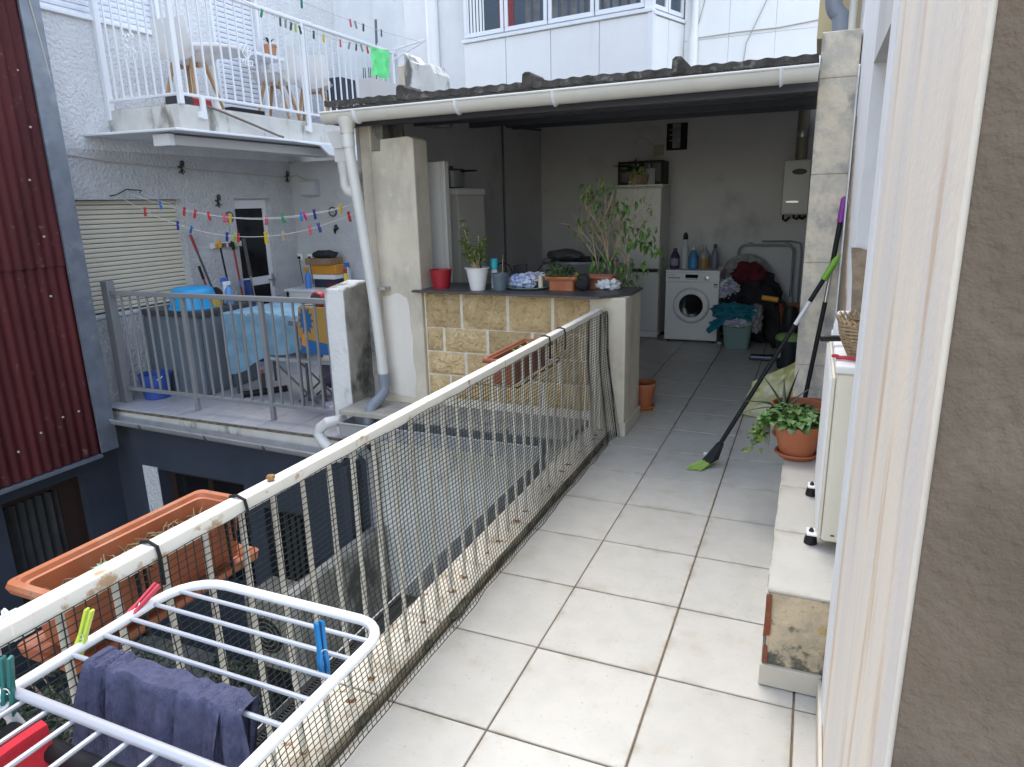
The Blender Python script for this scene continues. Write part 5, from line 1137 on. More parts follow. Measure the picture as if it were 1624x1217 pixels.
# ================================================================== pots and tools by the right wall
def pot(name, label, c, r0, r1, h, m, cat='pot', rimh=.03, saucer=None, group=None, soil=True):
    t = thing(name, label, cat, c, group); x, y, z = c; zs = z
    if saucer:
        MB().lathe([(0, .0), (saucer * .85, 0), (saucer, .022), (saucer + .006, .022), (saucer + .002, .028), (saucer - .008, .026), (saucer * .84, .008), (0, .008)], (x, y, z), 28).build('saucer', m, t); zs = z + .0085
    MB().lathe([(0, 0), (r0, 0), (r0 + (r1 - r0) * .93, h - rimh), (r1 + .004, h - rimh + .001), (r1 + .008, h - .004), (r1 + .006, h), (r1 - .004, h), (r1 - .010, h - rimh), (r0 + (r1 - r0) * .75, h * .8), (0, h * .8)], (x, y, zs), 32, ).build('shell', m, t)
    if soil: MB().grid(lambda u, v: Vector((x, y, zs + h * .83)) + Vector(((u - .5) * 2 * r1 * .68, (v - .5) * 2 * r1 * .68, .008 * noise.noise(Vector((u * 5, v * 5, x)))) ), 8, 8).build('soil', M['soil'], t)
    return t, zs + h
def leafbush(parent, c, rad, h, n, L, Wd, m, seed, name='leaf', each=True, drop=.3, stem=True):
    random.seed(seed); me = MB().leaf((0, 0, 0), (1, 0, 0), (0, 0, 1), 1, Wd / L, .25, .15).mesh(name, (0, 0, 0)); me.materials.append(m)
    sm = MB(); allv = MB()
    for k in range(n):
        a = random.uniform(0, 6.28); q = random.random() ** .5; p = Vector(c) + Vector((rad * q * math.cos(a), rad * q * math.sin(a), h * (1 - q * q * .6) * random.uniform(.3, 1)))
        if each: inst(me, name, parent, p, (random.uniform(-.5, .5), random.uniform(-.2, .7) * drop * 2, a + random.uniform(-.7, .7)), [L * random.uniform(.6, 1.15)] * 3)
        else: allv.leaf(p, (math.cos(a), math.sin(a), random.uniform(-.3, .7)), (0, 0, 1), L * random.uniform(.6, 1.1), Wd)
        sm.tube([Vector(c) + (p - Vector(c)) * Vector((.35, .35, 0)).length if False else Vector((c[0] + (p.x - c[0]) * .4, c[1] + (p.y - c[1]) * .4, c[2])), p], .0022, 4, caps=False)
    if stem: sm.build('stems', M['leafy'], parent)
    if not each: stuff(allv.build('leaves', m, parent))
t, zt = pot('mint_pot', 'terracotta pot of bushy mint on the tiled step', (1.295, 1.88, .3665), .078, .116, .168, M['terra'], saucer=.098)
leafbush(t, (1.265, 1.90, zt - .02), .125, .10, 150, .054, .050, M['leaf'], 4)
random.seed(9)
me_ = MB().leaf((0, 0, 0), (1, 0, 0), (0, 0, 1), 1, .75, .25, .15).mesh('leaf', (0, 0, 0)); me_.materials.append(M['leafy'])
for k in range(70):
    u = random.random(); p = Vector((1.19 - .10 * u + random.uniform(-.03, .03), 1.93 + random.uniform(-.05, .06), zt + .02 - .19 * u ** 1.5 + random.uniform(-.03, .03)))
    inst(me_, 'leaf', t, p, (random.uniform(-.6, .6), random.uniform(0, 1), random.uniform(2, 5)), [random.uniform(.03, .05)] * 3)
sm = MB()
for k in range(7): sm.tube([(1.21, 1.92 + .01 * k, zt), (1.16, 1.91 + .012 * k, zt - .01), (1.10 + .01 * k, 1.93 + .01 * k, zt - .10 - .012 * k)], .002, 4)
sm.build('trailing_stems', M['leafy'], t)
t, zt = pot('aloe_pot', 'brown terracotta pot of spiky aloe behind the mint pot', (1.285, 2.16, .3665), .09, .128, .185, M['terra2'], saucer=.115)
al = MB()
for k, (dx_, dy_, L_) in enumerate([(-.9, .1, .22), (-.6, -.4, .20), (-.3, .3, .24), (.1, -.1, .26), (-.05, .5, .2), (-1.1, -.2, .18), (.35, .2, .2), (-.7, .7, .16)]):
    d_ = Vector((dx_, dy_, .5)); P0 = Vector((1.22, 2.12, zt - .03)); pts = [P0 + d_.normalized() * L_ * s_ + Vector((dx_ * .06 * s_ * s_, 0, -.10 * abs(dx_) * s_ * s_)) for s_ in (0, .25, .5, .75, 1)]
    al.tube(pts, [.011, .010, .008, .005, .001], 6, flat=.4)
al.build('aloe_leaves', M['leafd'], t)
t, zt = pot('small_pot', 'dark terracotta pot partly hidden behind mint pot at the wall', (1.365, 1.97 + .36, .3665), .06, .09, .16, M['terra2'])

def leaning(name, label, cat, parts): 
    t = thing(name, label, cat, parts[0][2][0])
    for nm, m, pts, r, n in parts: MB().tube(pts, r, n).build(nm, m, t)
    return t
a, b = Vector((.835, 2.555, .10)), Vector((1.435, 2.80, 1.29))
def L3(u): return a.lerp(b, u)
br = leaning('broom', 'black broom with green bristles leaning across to the block pillar', 'broom', [('pole', M['black'], [L3(.0), L3(.66)], .0135, 10), ('label_band', M['rackwhite'], [L3(.661), L3(.775)], .0125, 10), ('pole', M['black'], [L3(.776), L3(.88)], .0135, 10), ('grip', flatc('broom_green', (.20,.45,.04)), [L3(.881), L3(.97), L3(1.0)], [.018, .019, .008], 10)])
hd = (b - a).normalized(); sdv = hd.cross(Vector((0, -1, .3))).normalized()
hb = MB()
c0 = a - hd * .005
def hp(s, w, tt): return c0 + hd * s + Vector((0, 1, 0)).cross(hd).normalized() * w + Vector((.35, .93, 0)) * tt
hb.add([hp(.06, -.016, -.018), hp(.06, .016, -.018), hp(.06, .016, .018), hp(.06, -.016, .018), hp(-.06, -.028, -.055), hp(-.06, .028, -.055), hp(-.06, .028, .055), hp(-.06, -.028, .055)], [(0,1,2,3)[::-1], (4,5,6,7), (0,4,5,1)[::-1], (1,5,6,2)[::-1], (2,6,7,3)[::-1], (3,7,4,0)[::-1]])
hb.build('head', M['black'], br)
lbp = MB().box((-.02, -.001, -.010), (.02, .001, .010)); cc = hp(-.03, -.031, -.02); lbp.v = [cc + Vector(v) for v in lbp.v]; lbp.build('label', M['rackwhite'], br)
bris = MB(); random.seed(2)
for k in range(420):
    w, tt = random.uniform(-.024, .024), random.uniform(-.052, .052); p = hp(-.055, w, tt); q = hp(-.07, w * 1.9, tt * 1.35); q = Vector((q.x - .055 + random.uniform(-.02, .01), q.y - .05 + random.uniform(-.01, .01), .002 + random.uniform(0, .008)))
    bris.tube([p, (p + q) / 2 + Vector((-.004, 0, -.004)), q], [.0016, .0016, .0012], 4, caps=False)
stuff(bris.build('bristles', flatc('bristle_green', (.36,.54,.12), .8), br))
leaning('mop_pole', 'black pole with purple grip leaning on the block pillar', 'mop', [('pole', M['black'], [(1.315, 2.80, .37), (1.385, 2.835, 1.01)], .0135, 10), ('bare_section', M['chrome'], [(1.385, 2.835, 1.01), (1.402, 2.845, 1.20)], .0115, 10), ('upper_pole', M['black'], [(1.402, 2.845, 1.20), (1.426, 2.865, 1.47)], .0145, 10), ('grip', flatc('grip_purple', (.26,.035,.30)), [(1.426, 2.865, 1.47), (1.436, 2.878, 1.60), (1.438, 2.88, 1.615)], [.018, .018, .008], 10)])
yb_ = thing('yellow_bag', 'crumpled translucent yellow bag leaning inside the doorway', 'bag', (1.08, 3.62, 0))
def ybf(u, v):
    x = .90 + .46 * u + .10 * v * (1 - u); z = .006 + .52 * v * (.50 + .50 * u) ; 
    y = 3.70 - .06 * math.sin(u * 3.1) * (1 - v * .5) + .028 * noise.noise(Vector((u * 5, v * 5, 1))) + .014 * noise.noise(Vector((u * 12, v * 12, 5)))
    return Vector((x - .05 * v * (1 - u) + .03 * noise.noise(Vector((v * 4, u * 2, 9))), y, z + .025 * noise.noise(Vector((u * 6, 2, v * 2))) * v))
def ybb(u, v): p = ybf(1 - u, v); return p + Vector((0, .10 * math.sin(math.pi * u) * (1 - v) + .012, 0))
MB().grid(ybf, 30, 24).grid(ybb, 30, 24).build('sack', M['bagyellow'], yb_)
t, zt = pot('doorway_pot', 'terracotta pot of soil on the floor behind the end post', (.135, 3.60, .028), .078, .105, .20, M['terra'], saucer=None)
MB().lathe([(0, 0), (.085, 0), (.10, .02), (.106, .02), (.10, .027), (0, .012)], (.135, 3.60, .016), 24).build('saucer', M['terra'], t)
MB().lathe([(0, 0), (.09, 0), (.09, .013), (0, .013)], (.135, 3.60, .002), 20).build('cork_disc', flatc('cork', (.42,.24,.09), .9), t)

# ================================================================== things on the counter
CZ = 1.002
t = thing('red_pot', 'empty red plastic pot on the counter', 'pot', (-1.30, 3.04, CZ))
MB().lathe([(0, 0), (.062, 0), (.085, .135), (.088, .135), (.089, .142), (.082, .142), (.060, .01), (0, .01)], (-1.315, 3.03, CZ), 28).build('shell', flatc('pot_red', (.33,.014,.025), .5), t)
t, zt = pot('white_pot', 'white glossy pot holding a small jade plant on the counter', (-.985, 2.99, CZ), .055, .088, .165, flatc('glossy_white', (.74,.74,.74), .25), rimh=.004)
random.seed(31)
tr = MB(); jl = MB()
P0 = Vector((-.985, 2.99, zt - .03))
for k in range(15):
    a = random.uniform(0, 6.28); L_ = random.uniform(.10, .24) ; top = P0 + Vector((.09 * math.cos(a) - .02, .07 * math.sin(a), L_))
    if k == 0: top = P0 + Vector((-.11, .0, .36))
    if k == 1: top = P0 + Vector((.02, 0, .26))
    mid = P0.lerp(top, .5) + Vector((random.uniform(-.015, .015), 0, .01)); tr.tube([P0, mid, top], [.006, .004, .002], 5)
    for j in range(16 if k else 26):
        u = random.uniform(.3, 1.02); p = P0.lerp(mid, u * 2) if u < .5 else mid.lerp(top, u * 2 - 1); b_ = random.uniform(0, 6.28)
        jl.leaf(p, (math.cos(b_), math.sin(b_), random.uniform(-.1, .8)), (0, 0, 1), random.uniform(.03, .05), .028)
tr.build('branches', M['twig'], t); stuff(jl.build('leaves', M['leafy'], t))
MB().tube([P0 + Vector((.03, 0, 0)), P0 + Vector((.028, 0, .20))], .007, 6).build('stake', M['iron'], t)
t = thing('spray_can', 'white spray can with turquoise cap on the counter', 'can', (-.915, 3.12, CZ))
MB().lathe([(0, 0), (.027, 0), (.027, .13), (.025, .14), (0, .14)], (-.905, 3.12, CZ), 16).build('body', flatc('can_white', (.60,.58,.64)), t)
MB().lathe([(0, .141), (.028, .141), (.028, .215), (.02, .222), (0, .222)], (-.905, 3.12, CZ), 16).build('cap', flatc('cap_turquoise', (.02,.38,.45)), t)
t = thing('grey_pot', 'small blue grey plastic pot on the counter', 'pot', (-.82, 3.02, CZ))
MB().lathe([(0, 0), (.048, 0), (.058, .10), (.066, .10), (.067, .122), (.060, .122), (.045, .01), (0, .01)], (-.815, 3.02, CZ), 24).build('shell', flatc('pot_bluegrey', (.10,.135,.165), .5), t)
MB().tube([(-.80, 3.03, CZ + .02), (-.795, 3.03, CZ + .20), (-.79, 3.03, CZ + .26)], [.004, .003, .001], 5).build('dry_stem', M['twig'], t)
t = thing('bent_hose', 'black bent hose behind the spray can', 'hose', (-.86, 3.22, CZ))
MB().tube([(-.94, 3.25, CZ + .01)] + [(-.89 + .075 * math.cos(R(a)), 3.25, CZ + .10 + .075 * math.sin(R(a))) for a in range(150, -31, -20)] + [(-.83, 3.25, CZ + .01)], .006, 6).build('tube', M['black'], t)
t = thing('dark_clip', 'dark folded clip lying at left end of the counter', 'clip', (-1.13, 3.25, CZ))
MB().prism([(-1.20, CZ + .001), (-1.09, CZ + .001), (-1.12, CZ + .05), (-1.15, CZ + .06)], 'y', 3.22, 3.26).build('body', M['iron'], t, bevel=.006)
t = thing('oval_tray', 'pale green oval tray on the counter', 'tray', (-.64, 3.13, CZ))
mb = MB().lathe([(0, 0), (.13, 0), (.165, .018), (.168, .016), (.135, -.0), (0, .006)], (0, 0, 0), 28); mb.v = [(-.64 + v[0] * 1.0, 3.13 + v[1] * .85, CZ + .002 + v[2]) for v in mb.v]; mb.build('dish', M['seagreen'], t)
lab(MB().blob((-.68, 3.12, CZ + .05), (.115, .085, .055), .35, 4, 24, 12, 12, CZ + .010).build('striped_cloth', M['bluewhite']), 'crumpled blue and white cloth on the green tray', 'cloth')
lab(MB().blob((-.60, 3.17, CZ + .075), (.10, .07, .045), .5, 4, 20, 10, 22, CZ + .05).build('white_cloth', M['whitecloth']), 'crumpled white patterned cloth beside the striped cloth', 'cloth')
t = thing('black_sign', 'small black tilted board behind the tray', 'board', (-.77, 3.32, CZ))
MB().box((-.83, 3.31, CZ + .002), (-.71, 3.325, CZ + .16), (R(-12), R(-8), 0), (-.77, 3.32, CZ + .01)).build('board', M['black'], t, bevel=.004)
MB().box((-.80, 3.325, CZ + .001), (-.74, 3.39, CZ + .012)).build('foot', M['black'], t)
lab(MB().tube([(-.66, 3.30, CZ + .012), (-.64, 3.30, CZ + .10), (-.58, 3.30, CZ + .17), (-.50, 3.30, CZ + .18), (-.42, 3.31, CZ + .15), (-.40, 3.32, CZ + .01)], .007, 6).build('black_cable', M['black']), 'black cable arching behind the tray', 'cable')
t = thing('candle', 'short cream candle standing on the tray edge', 'candle', (-.525, 3.10, CZ))
MB().lathe([(0, 0), (.018, 0), (.018, .09), (.012, .094), (0, .09)], (-.525, 3.10, CZ + .012), 14).build('wax', flatc('wax_cream', (.60,.53,.40)), t)
t, ring, skin = trough('counter_planter', 'small terracotta trough with leafy plant on the counter', -.47, -.25, 3.06, 3.20, CZ, CZ + .10, .014, M['terra'])
leafbush(t, (-.39, 3.13, CZ + .09), .10, .12, 60, .045, .03, M['leafd'], 14)
leafbush(t, (-.26, 3.10, CZ + .06), .06, .09, 14, .045, .024, M['leafy'], 15)
t, ring, skin = trough('dark_planter', 'darker brown trough behind the terracotta trough', -.24, -.02, 3.20, 3.34, CZ, CZ + .095, .014, M['terra2'])
lab(MB().blob((-.20, 3.10, CZ + .06), (.055, .05, .065), .15, 3, 16, 10, 8, CZ + .001).build('black_pouch', M['blackcloth']), 'small black pouch right of the counter trough', 'pouch')
lab(MB().blob((-.05, 3.22, CZ + .035), (.09, .06, .045), .5, 4, 20, 10, 17, CZ + .001).build('plastic_bag', flatc('bag_white', (.58,.59,.62))), 'crumpled white plastic bag at right end of the counter', 'bag')

# ficus behind the counter
t, zt = pot('ficus_tree', 'tall half bare ficus with green leaves behind the counter', (-.12, 3.64, .002), .12, .16, .34, M['terra2'], cat='potted tree')
random.seed(77); tw = MB(); lv = []
def branch(p, d, L_, r, lev):
    pts = [p]; q = Vector(p); dd = Vector(d).normalized()
    nseg = 5
    for k in range(nseg):
        dd = (dd + Vector((random.uniform(-.16, .16), random.uniform(-.12, .12), .05 if lev < 2 else random.uniform(-.12, .05)))).normalized()
        q = q + dd * (L_ / nseg); pts.append(q.copy())
        if lev < 3 and k >= 1:
            for _ in range(1 if lev == 0 else random.choice((1, 1, 2))):
                a = random.uniform(0, 6.28); sd2 = Vector((math.cos(a), math.sin(a) * .7, random.uniform(.1, .6)))
                if random.random() < .72: branch(q.copy(), dd * .8 + sd2 * .75, L_ * random.uniform(.40, .62), r * .55, lev + 1)
        if lev >= 2 and random.random() < .16: lv.append((q.copy(), dd.copy()))
    tw.tube(pts, [r * (1 - .5 * i / nseg) for i in range(nseg + 1)], 5, caps=False)
for d_, L_ in (((-.24, 0, 1), .46), ((.03, .1, 1), .52), ((-.02, -.08, 1), .50), ((.26, 0, 1), .40), ((-.12, .05, 1), .56), ((-.05, 0, 1), .5)):
    branch(Vector((-.12 + d_[0] * .05, 3.64, .30)) , (d_[0] * .45, d_[1], d_[2]), .68, .012, 5)
    branch(Vector((-.12 + d_[0] * .30, 3.64 + d_[1] * .5, .93)), d_, L_, .0085, 0)
tw.build('trunk_and_twigs', M['twig'], t)
fl_ = MB().leaf((0, 0, 0), (1, 0, 0), (0, 0, 1), 1, .42, .3, .2).mesh('leaf', (0, 0, 0)); fl_.materials.append(M['leaf'])
fl2_ = fl_.copy(); fl2_.materials.clear(); fl2_.materials.append(M['leafy'])
random.shuffle(lv); nl = 0
for (cx, cz, rr_, n_) in ((.12, 1.22, .12, 13), (.18, 1.46, .07, 5), (-.24, 1.60, .10, 10), (-.10, 1.55, .13, 12), (-.02, 1.38, .12, 9), (-.08, 1.12, .10, 12), (-.26, 1.16, .06, 7), (-.30, 1.70, .07, 6), (-.36, 1.48, .04, 4), (-.02, 1.06, .08, 10), (.14, 1.33, .06, 6), (-.06, 1.56, .04, 3), (-.16, 1.72, .08, 6), (0, 1.02, .10, 8)):
    for k in range(int(n_ * 2.0)):
        a = random.uniform(0, 6.28); p = Vector((cx + rr_ * random.uniform(-1, 1), 3.62 + rr_ * random.uniform(-1, 1), cz + rr_ * random.uniform(-1, 1)))
        inst(fl_ if random.random() < .6 else fl2_, 'leaf', t, p, (random.uniform(-.6, .6), random.uniform(.5, 1.4), a), [random.uniform(.05, .085)] * 3)
        tw2 = None
for p, d_ in lv[:55]: inst(fl2_ if random.random() < .7 else fl_, 'leaf', t, p, (random.uniform(-.6, .6), random.uniform(.3, 1.3), random.uniform(0, 6.28)), [random.uniform(.045, .075)] * 3)

# ================================================================== things inside the laundry room
fz = thing('fridge_freezer', 'tall off-white fridge freezer against the back wall', 'fridge', (-.60, 6.75, 0))
MB().box((-.87, 6.565, .03), (-.335, 7.04, 1.765)).build('cabinet', M['appliance2'], fz, bevel=.006)
MB().box((-.87, 6.51, .83), (-.338, 6.562, 1.75)).build('upper_door', M['appliance2'], fz, bevel=.010, seg=2)
MB().box((-.87, 6.51, .09), (-.338, 6.562, .79)).build('lower_door', M['appliance2'], fz, bevel=.010, seg=2)
MB().box((-.875, 6.505, 1.766), (-.325, 7.045, 1.79)).build('top_panel', M['appliance2'], fz, bevel=.004)
MB().box((-.66, 6.505, .795), (-.345, 6.54, .826)).build('handle_recess', M['black'], fz)
pl = MB().box((-.85, 6.53, .012), (-.345, 6.56, .085)); pl.build('plinth_grille', M['appliance'], fz)
mc = thing('microwave', 'old black microwave box on top of the fridge', 'microwave', (-.62, 6.75, 1.79))
MB().box((-.89, 6.66, 1.792), (-.36, 7.02, 2.055)).build('case', M['black'], mc, bevel=.008)
MB().box((-.85, 6.652, 1.82), (-.50, 6.659, 2.03)).build('door', flatc('dark_door', (.03,.03,.035), .2), mc, bevel=.004)
MB().box((-.48, 6.652, 1.82), (-.38, 6.659, 2.03)).build('control_panel', flatc('dark_panel', (.05,.05,.055)), mc, bevel=.003)
lab(MB().box((-.55, 6.60, 1.792), (-.44, 6.63, 1.97), (R(-10), 0, R(8)), (-.5, 6.61, 1.80)).build('white_card', flatc('card_grey', (.38,.38,.38))), 'grey card leaning behind the plant basket on the fridge', 'card')
bp_ = thing('basket_plant', 'dark grassy plant in small wicker basket on the fridge', 'potted plant', (-.62, 6.57, 1.79))
pb = MB()
for j in range(9): pb.tube([(-.63 + (.105 + .002 * j) * math.cos(R(a)), 6.60 + (.075 + .002 * j) * math.sin(R(a)), 1.797 + j * .012 + .003 * math.cos(R(a * 6 + j * 180))) for a in range(0, 360, 15)], .007, 5, closed=True)
pb.lathe([(0, .0), (.105, 0), (.105, .004), (0, .004)], (-.63, 6.60, 1.793), 18); pb.build('basket', M['wicker'], bp_)
gr_ = MB(); random.seed(6)
for k in range(60):
    a = random.uniform(0, 6.28); L_ = random.uniform(.15, .32); d_ = Vector((math.cos(a) * .8 - .15, math.sin(a) * .5, 1)).normalized(); P0 = Vector((-.66, 6.60, 1.88))
    gr_.tube([P0, P0 + d_ * L_ * .6, P0 + d_ * L_ + Vector((d_.x * .12, d_.y * .1, -.08))], [.011, .009, .002], 4, caps=False, flat=.4)
gr_.build('grass_leaves', M['leafd'], bp_)
gl = MB()
for p, L_ in (((-.66, 6.52, 1.98), .14), ((-.58, 6.52, 2.0), .13)): gl.leaf(p, (.1, -.1, -1), (0, -1, 0), L_, .06)
gl.build('broad_leaves', M['leafy'], bp_)

wm = thing('washing_machine', 'white front loading washing machine with bottles on top', 'washing machine', (.062, 6.7, 0))
MB().box((-.238, 6.42, .022), (.362, 6.99, .805)).build('cabinet', M['appliance'], wm, bevel=.006)
MB().box((-.240, 6.40, .806), (.364, 7.0, .832)).build('top', M['appliance'], wm, bevel=.006, seg=2)
MB().box((-.238, 6.402, .70), (.362, 6.4195, .805)).build('control_panel', M['appliance'], wm, bevel=.004)
MB().box((-.236, 6.408, .03), (.36, 6.4198, .697)).build('front_panel', M['appliance'], wm, bevel=.003)
MB().box((-.225, 6.398, .715), (-.04, 6.4015, .795)).build('drawer', M['appliance'], wm, bevel=.003)
MB().prism([(-.21, .755), (-.07, .755), (-.08, .738), (-.20, .738)], 'y', 6.3945, 6.3978).build('drawer_handle', flatc('handle_grey', (.36,.36,.36)), wm)
MB().box((-.015, 6.399, .745), (.125, 6.4018, .785)).build('display', M['darkglass'], wm)
bt = MB()
for k in range(6): bt.box((-.008 + k * .022, 6.398, .728), (.006 + k * .022, 6.4017, .737))
bt.build('buttons', flatc('button_grey', (.25,.25,.25)), wm)
kn = MB().lathe([(0, -.03), (.024, -.028), (.027, 0), (0, 0)], (.225, 6.4015, .748), 20, 'y').build('programme_knob', M['chrome'], wm)
dw = MB().lathe([(.135, -.028), (.15, -.036), (.175, -.034), (.195, -.018), (.20, 0), (.135, 0), (.135, -.028)], (.062, 6.4078, .43), 40, 'y').build('door', M['appliance'], wm)
MB().lathe([(.199, -.006), (.2065, -.004), (.2065, .0), (.199, 0)], (.062, 6.4077, .43), 40, 'y').build('seal', M['gutterzinc'], dw)
MB().lathe([(0, -.012), (.06, -.014), (.11, -.022), (.1345, -.030), (.1345, 0), (0, 0)], (.062, 6.4078, .43), 32, 'y').build('porthole_glass', M['darkglass'], dw)
MB().box((.235, 6.365, .37), (.255, 6.4075, .49)).build('handle', M['appliance'], dw, bevel=.006)
MB().box((.30, 6.405, .635), (.345, 6.4078, .685)).build('energy_sticker', flatc('sticker_white', (.6,.6,.6)), wm); MB().box((.303, 6.4035, .67), (.342, 6.4048, .682)).build('sticker_print', M['black'], wm)
MB().box((-.225, 6.3965, .775), (-.20, 6.3978, .782)).box((-.19, 6.3965, .775), (-.13, 6.3978, .782)).build('brand_mark', flatc('mark_grey', (.3,.3,.3)), wm)
for x in (-.2, .32):
    for y in (6.46, 6.94): MB().lathe([(0, 0), (.02, 0), (.02, .02), (0, .02)], (x, y, .0015), 10).build('foot', M['black'], wm)
def bottle(name, label, x, y, prof, m, capm, caph, capr, extra=None):
    z = .833; t = thing(name, label, 'bottle', (x, y, z)); h = prof[-1][1]
    MB().lathe([(0, 0)] + prof + [(0, h)], (x, y, z), 18).build('body', m, t)
    MB().lathe([(0, h + .001), (capr, h + .001), (capr * .92, h + caph), (0, h + caph)], (x, y, z), 14).build('cap', capm, t); return t
t = bottle('detergent_bottle', 'purple detergent bottle with pale label on the washing machine', -.17, 6.58, [(.05, 0), (.055, .02), (.055, .14), (.03, .19), (.02, .20)], flatc('det_purple', (.045,.025,.085)), M['cabdark'], .035, .024)
MB().lathe([(.0565, .04), (.0565, .12)], (-.17, 6.58, .833), 12, 'z', 220, 320).build('label', flatc('lab_lilac', (.28,.27,.34)), t)
t = bottle('bleach_bottle', 'tall white bottle with black cap on the washing machine', -.065, 6.62, [(.045, 0), (.048, .02), (.048, .18), (.038, .25), (.022, .31), (.02, .33)], flatc('bottle_white', (.50,.51,.54)), M['black'], .06, .030)
MB().lathe([(.0, .39), (.018, .39), (.016, .41), (0, .41)], (-.065, 6.62, .833), 10).build('nozzle', M['black'], t)
t = bottle('softener_bottle', 'clear blue bottle on the washing machine', .04, 6.58, [(.052, 0), (.055, .02), (.055, .14), (.035, .19), (.02, .215)], flatc('soft_blue', (.06,.19,.40)), M['alu'], .03, .022)
MB().lathe([(.0565, .03), (.0565, .12)], (.04, 6.58, .833), 12, 'z', 220, 320).build('label', flatc('lab_blue', (.04,.26,.52)), t)
t = bottle('jug_bottle', 'clear jug with orange liquid and handle on the washing machine', .155, 6.60, [(.062, 0), (.066, .02), (.066, .13), (.05, .19), (.024, .23)], flatc('jug_grey', (.30,.29,.28), .25), flatc('jug_cap', (.42,.41,.42)), .03, .026)
MB().lathe([(.0675, .012), (.0675, .12)], (.155, 6.60, .833), 16, 'z', 190, 350).build('orange_label', flatc('jug_amber', (.32,.17,.05)), t)
MB().tube([(.115, 6.60, 1.03), (.095, 6.60, 1.075), (.12, 6.60, 1.10), (.15, 6.60, 1.10)], .009, 8).build('handle', flatc('jug_cap', (.42,.41,.42)), t)
t = bottle('grey_bottle', 'grey violet bottle at right end of the washing machine', .275, 6.60, [(.038, 0), (.041, .02), (.041, .15), (.028, .20), (.018, .23)], flatc('bottle_violet', (.17,.17,.23)), M['cabdark'], .05, .022)
lab(MB().blob((.408, 6.33, .022), (.028, .025, .022), .25, 2, 12, 8, 2, .001).build('pale_stone', M['whitecloth']), 'small white lump on the floor beside the washing machine', 'stone')

lb = thing('laundry_tub', 'sage green plastic tub overflowing with clothes', 'tub', (.60, 6.22, 0))
def rr_ring(cx, cy, hx, hy, z, r=.05, n=6):
    out = []
    for sx, sy, s in ((1, 1, 0), (-1, 1, 90), (-1, -1, 180), (1, -1, 270)):
        for k in range(n): a = R(s + 90 * k / (n - 1)); out.append((cx + sx * (hx - r) + r * math.cos(a), cy + sy * (hy - r) + r * math.sin(a), z))
    return out
rings = [rr_ring(.602, 6.26, .128, .10, .002), rr_ring(.602, 6.26, .158, .125, .285), rr_ring(.602, 6.26, .172, .137, .288), rr_ring(.602, 6.26, .172, .137, .306), rr_ring(.602, 6.26, .155, .122, .300), rr_ring(.602, 6.26, .13, .10, .10)]
mb = MB(); n = len(rings[0]); mb.add([p for q in rings for p in q], [(i*n+k, i*n+(k+1) % n, (i+1)*n+(k+1) % n, (i+1)*n+k) for i in range(len(rings)-1) for k in range(n)], True); mb.add(rings[0], [tuple(reversed(range(n)))]); mb.build('tub', M['tub'], lb)
def heap(nm, lb_, c, r, m, seed, amp=.4, f=3.5, fz=.02): lab(MB().blob(c, r, amp, f, 34, 20, seed, fz).build(nm, m), lb_, 'garment')
heap('teal_garment', 'teal garment heaped over the laundry tub', (.56, 6.22, .395), (.22, .15, .10), M['tealcloth'], 3, .45, 4, .27)
lab(MB().grid(lambda u, v: Vector((.30 + .22 * u + .02 * math.sin(v * 7), 6.10 - .02 * math.sin(u * 9) + .03 * u, .40 - .13 * v * (1 - .5 * u) - .10 * (1 - u))), 16, 10).build('teal_sleeve', M['tealcloth']), 'teal sleeve hanging over left side of the laundry tub', 'garment')
heap('printed_garment', 'white and pink printed garment at the tub front', (.60, 6.10, .305), (.13, .05, .045), M['whitecloth'], 5, .4, 4, .25)
heap('pale_garment', 'pale grey garment hanging at right side of the tub', (.79, 6.26, .33), (.07, .09, .15), M['greycloth'], 6, .45, 4, .05)
heap('black_heap', 'large heap of black clothes behind the laundry tub', (.70, 6.72, .36), (.33, .24, .45), M['blackcloth'], 8, .35, 3, .002)
heap('maroon_garment', 'dark red garment on top of the black heap', (.66, 6.62, .78), (.18, .13, .12), M['maroon'], 9, .35, 3, .55)
heap('white_garment', 'white and grey crumpled garment on the black heap near the machine', (.45, 6.50, .62), (.11, .10, .11), M['whitecloth'], 10, .5, 4.5, .4)
heap('black_bundle', 'small black bundle under the white crumpled garment', (.52, 6.52, .52), (.13, .1, .10), M['blackcloth'], 13, .4, 4, .3)
lab(MB().lathe([(0, -.03), (.26, -.03), (.285, -.01), (.285, .01), (.26, .03), (0, .03)], (.60, 6.86, .70), 36, 'y').build('round_tabletop', M['greycloth']), 'round grey tabletop standing upright behind the clothes heap', 'tabletop')
bf = thing('folding_bed_frame', 'folded metal tube frame leaning on the back wall', 'bed frame', (.82, 6.95, 0))
MB().tube([(.50, 6.93, .002 + .02), (.50, 6.95, .95)] + [Vector(p) for p in arc((.58, 6.96, 1.0), .08, 180, 90, 5, 'xz')] + [Vector(p) for p in arc((1.02, 6.96, 1.0), .08, 90, 0, 5, 'xz')] + [(1.10, 6.95, .95), (1.10, 6.93, .022)], .014, 10).build('tube', M['pvcgrey'], bf)
MB().box((1.075, 6.92, .42), (1.125, 6.95, .50)).build('joint', flatc('joint_grey', (.35,.35,.36)), bf, bevel=.006)
for x in (.60, 1.0): MB().box((x, 6.94, 1.075), (x + .05, 6.975, 1.11)).build('bracket', M['pvcgrey'], bf)

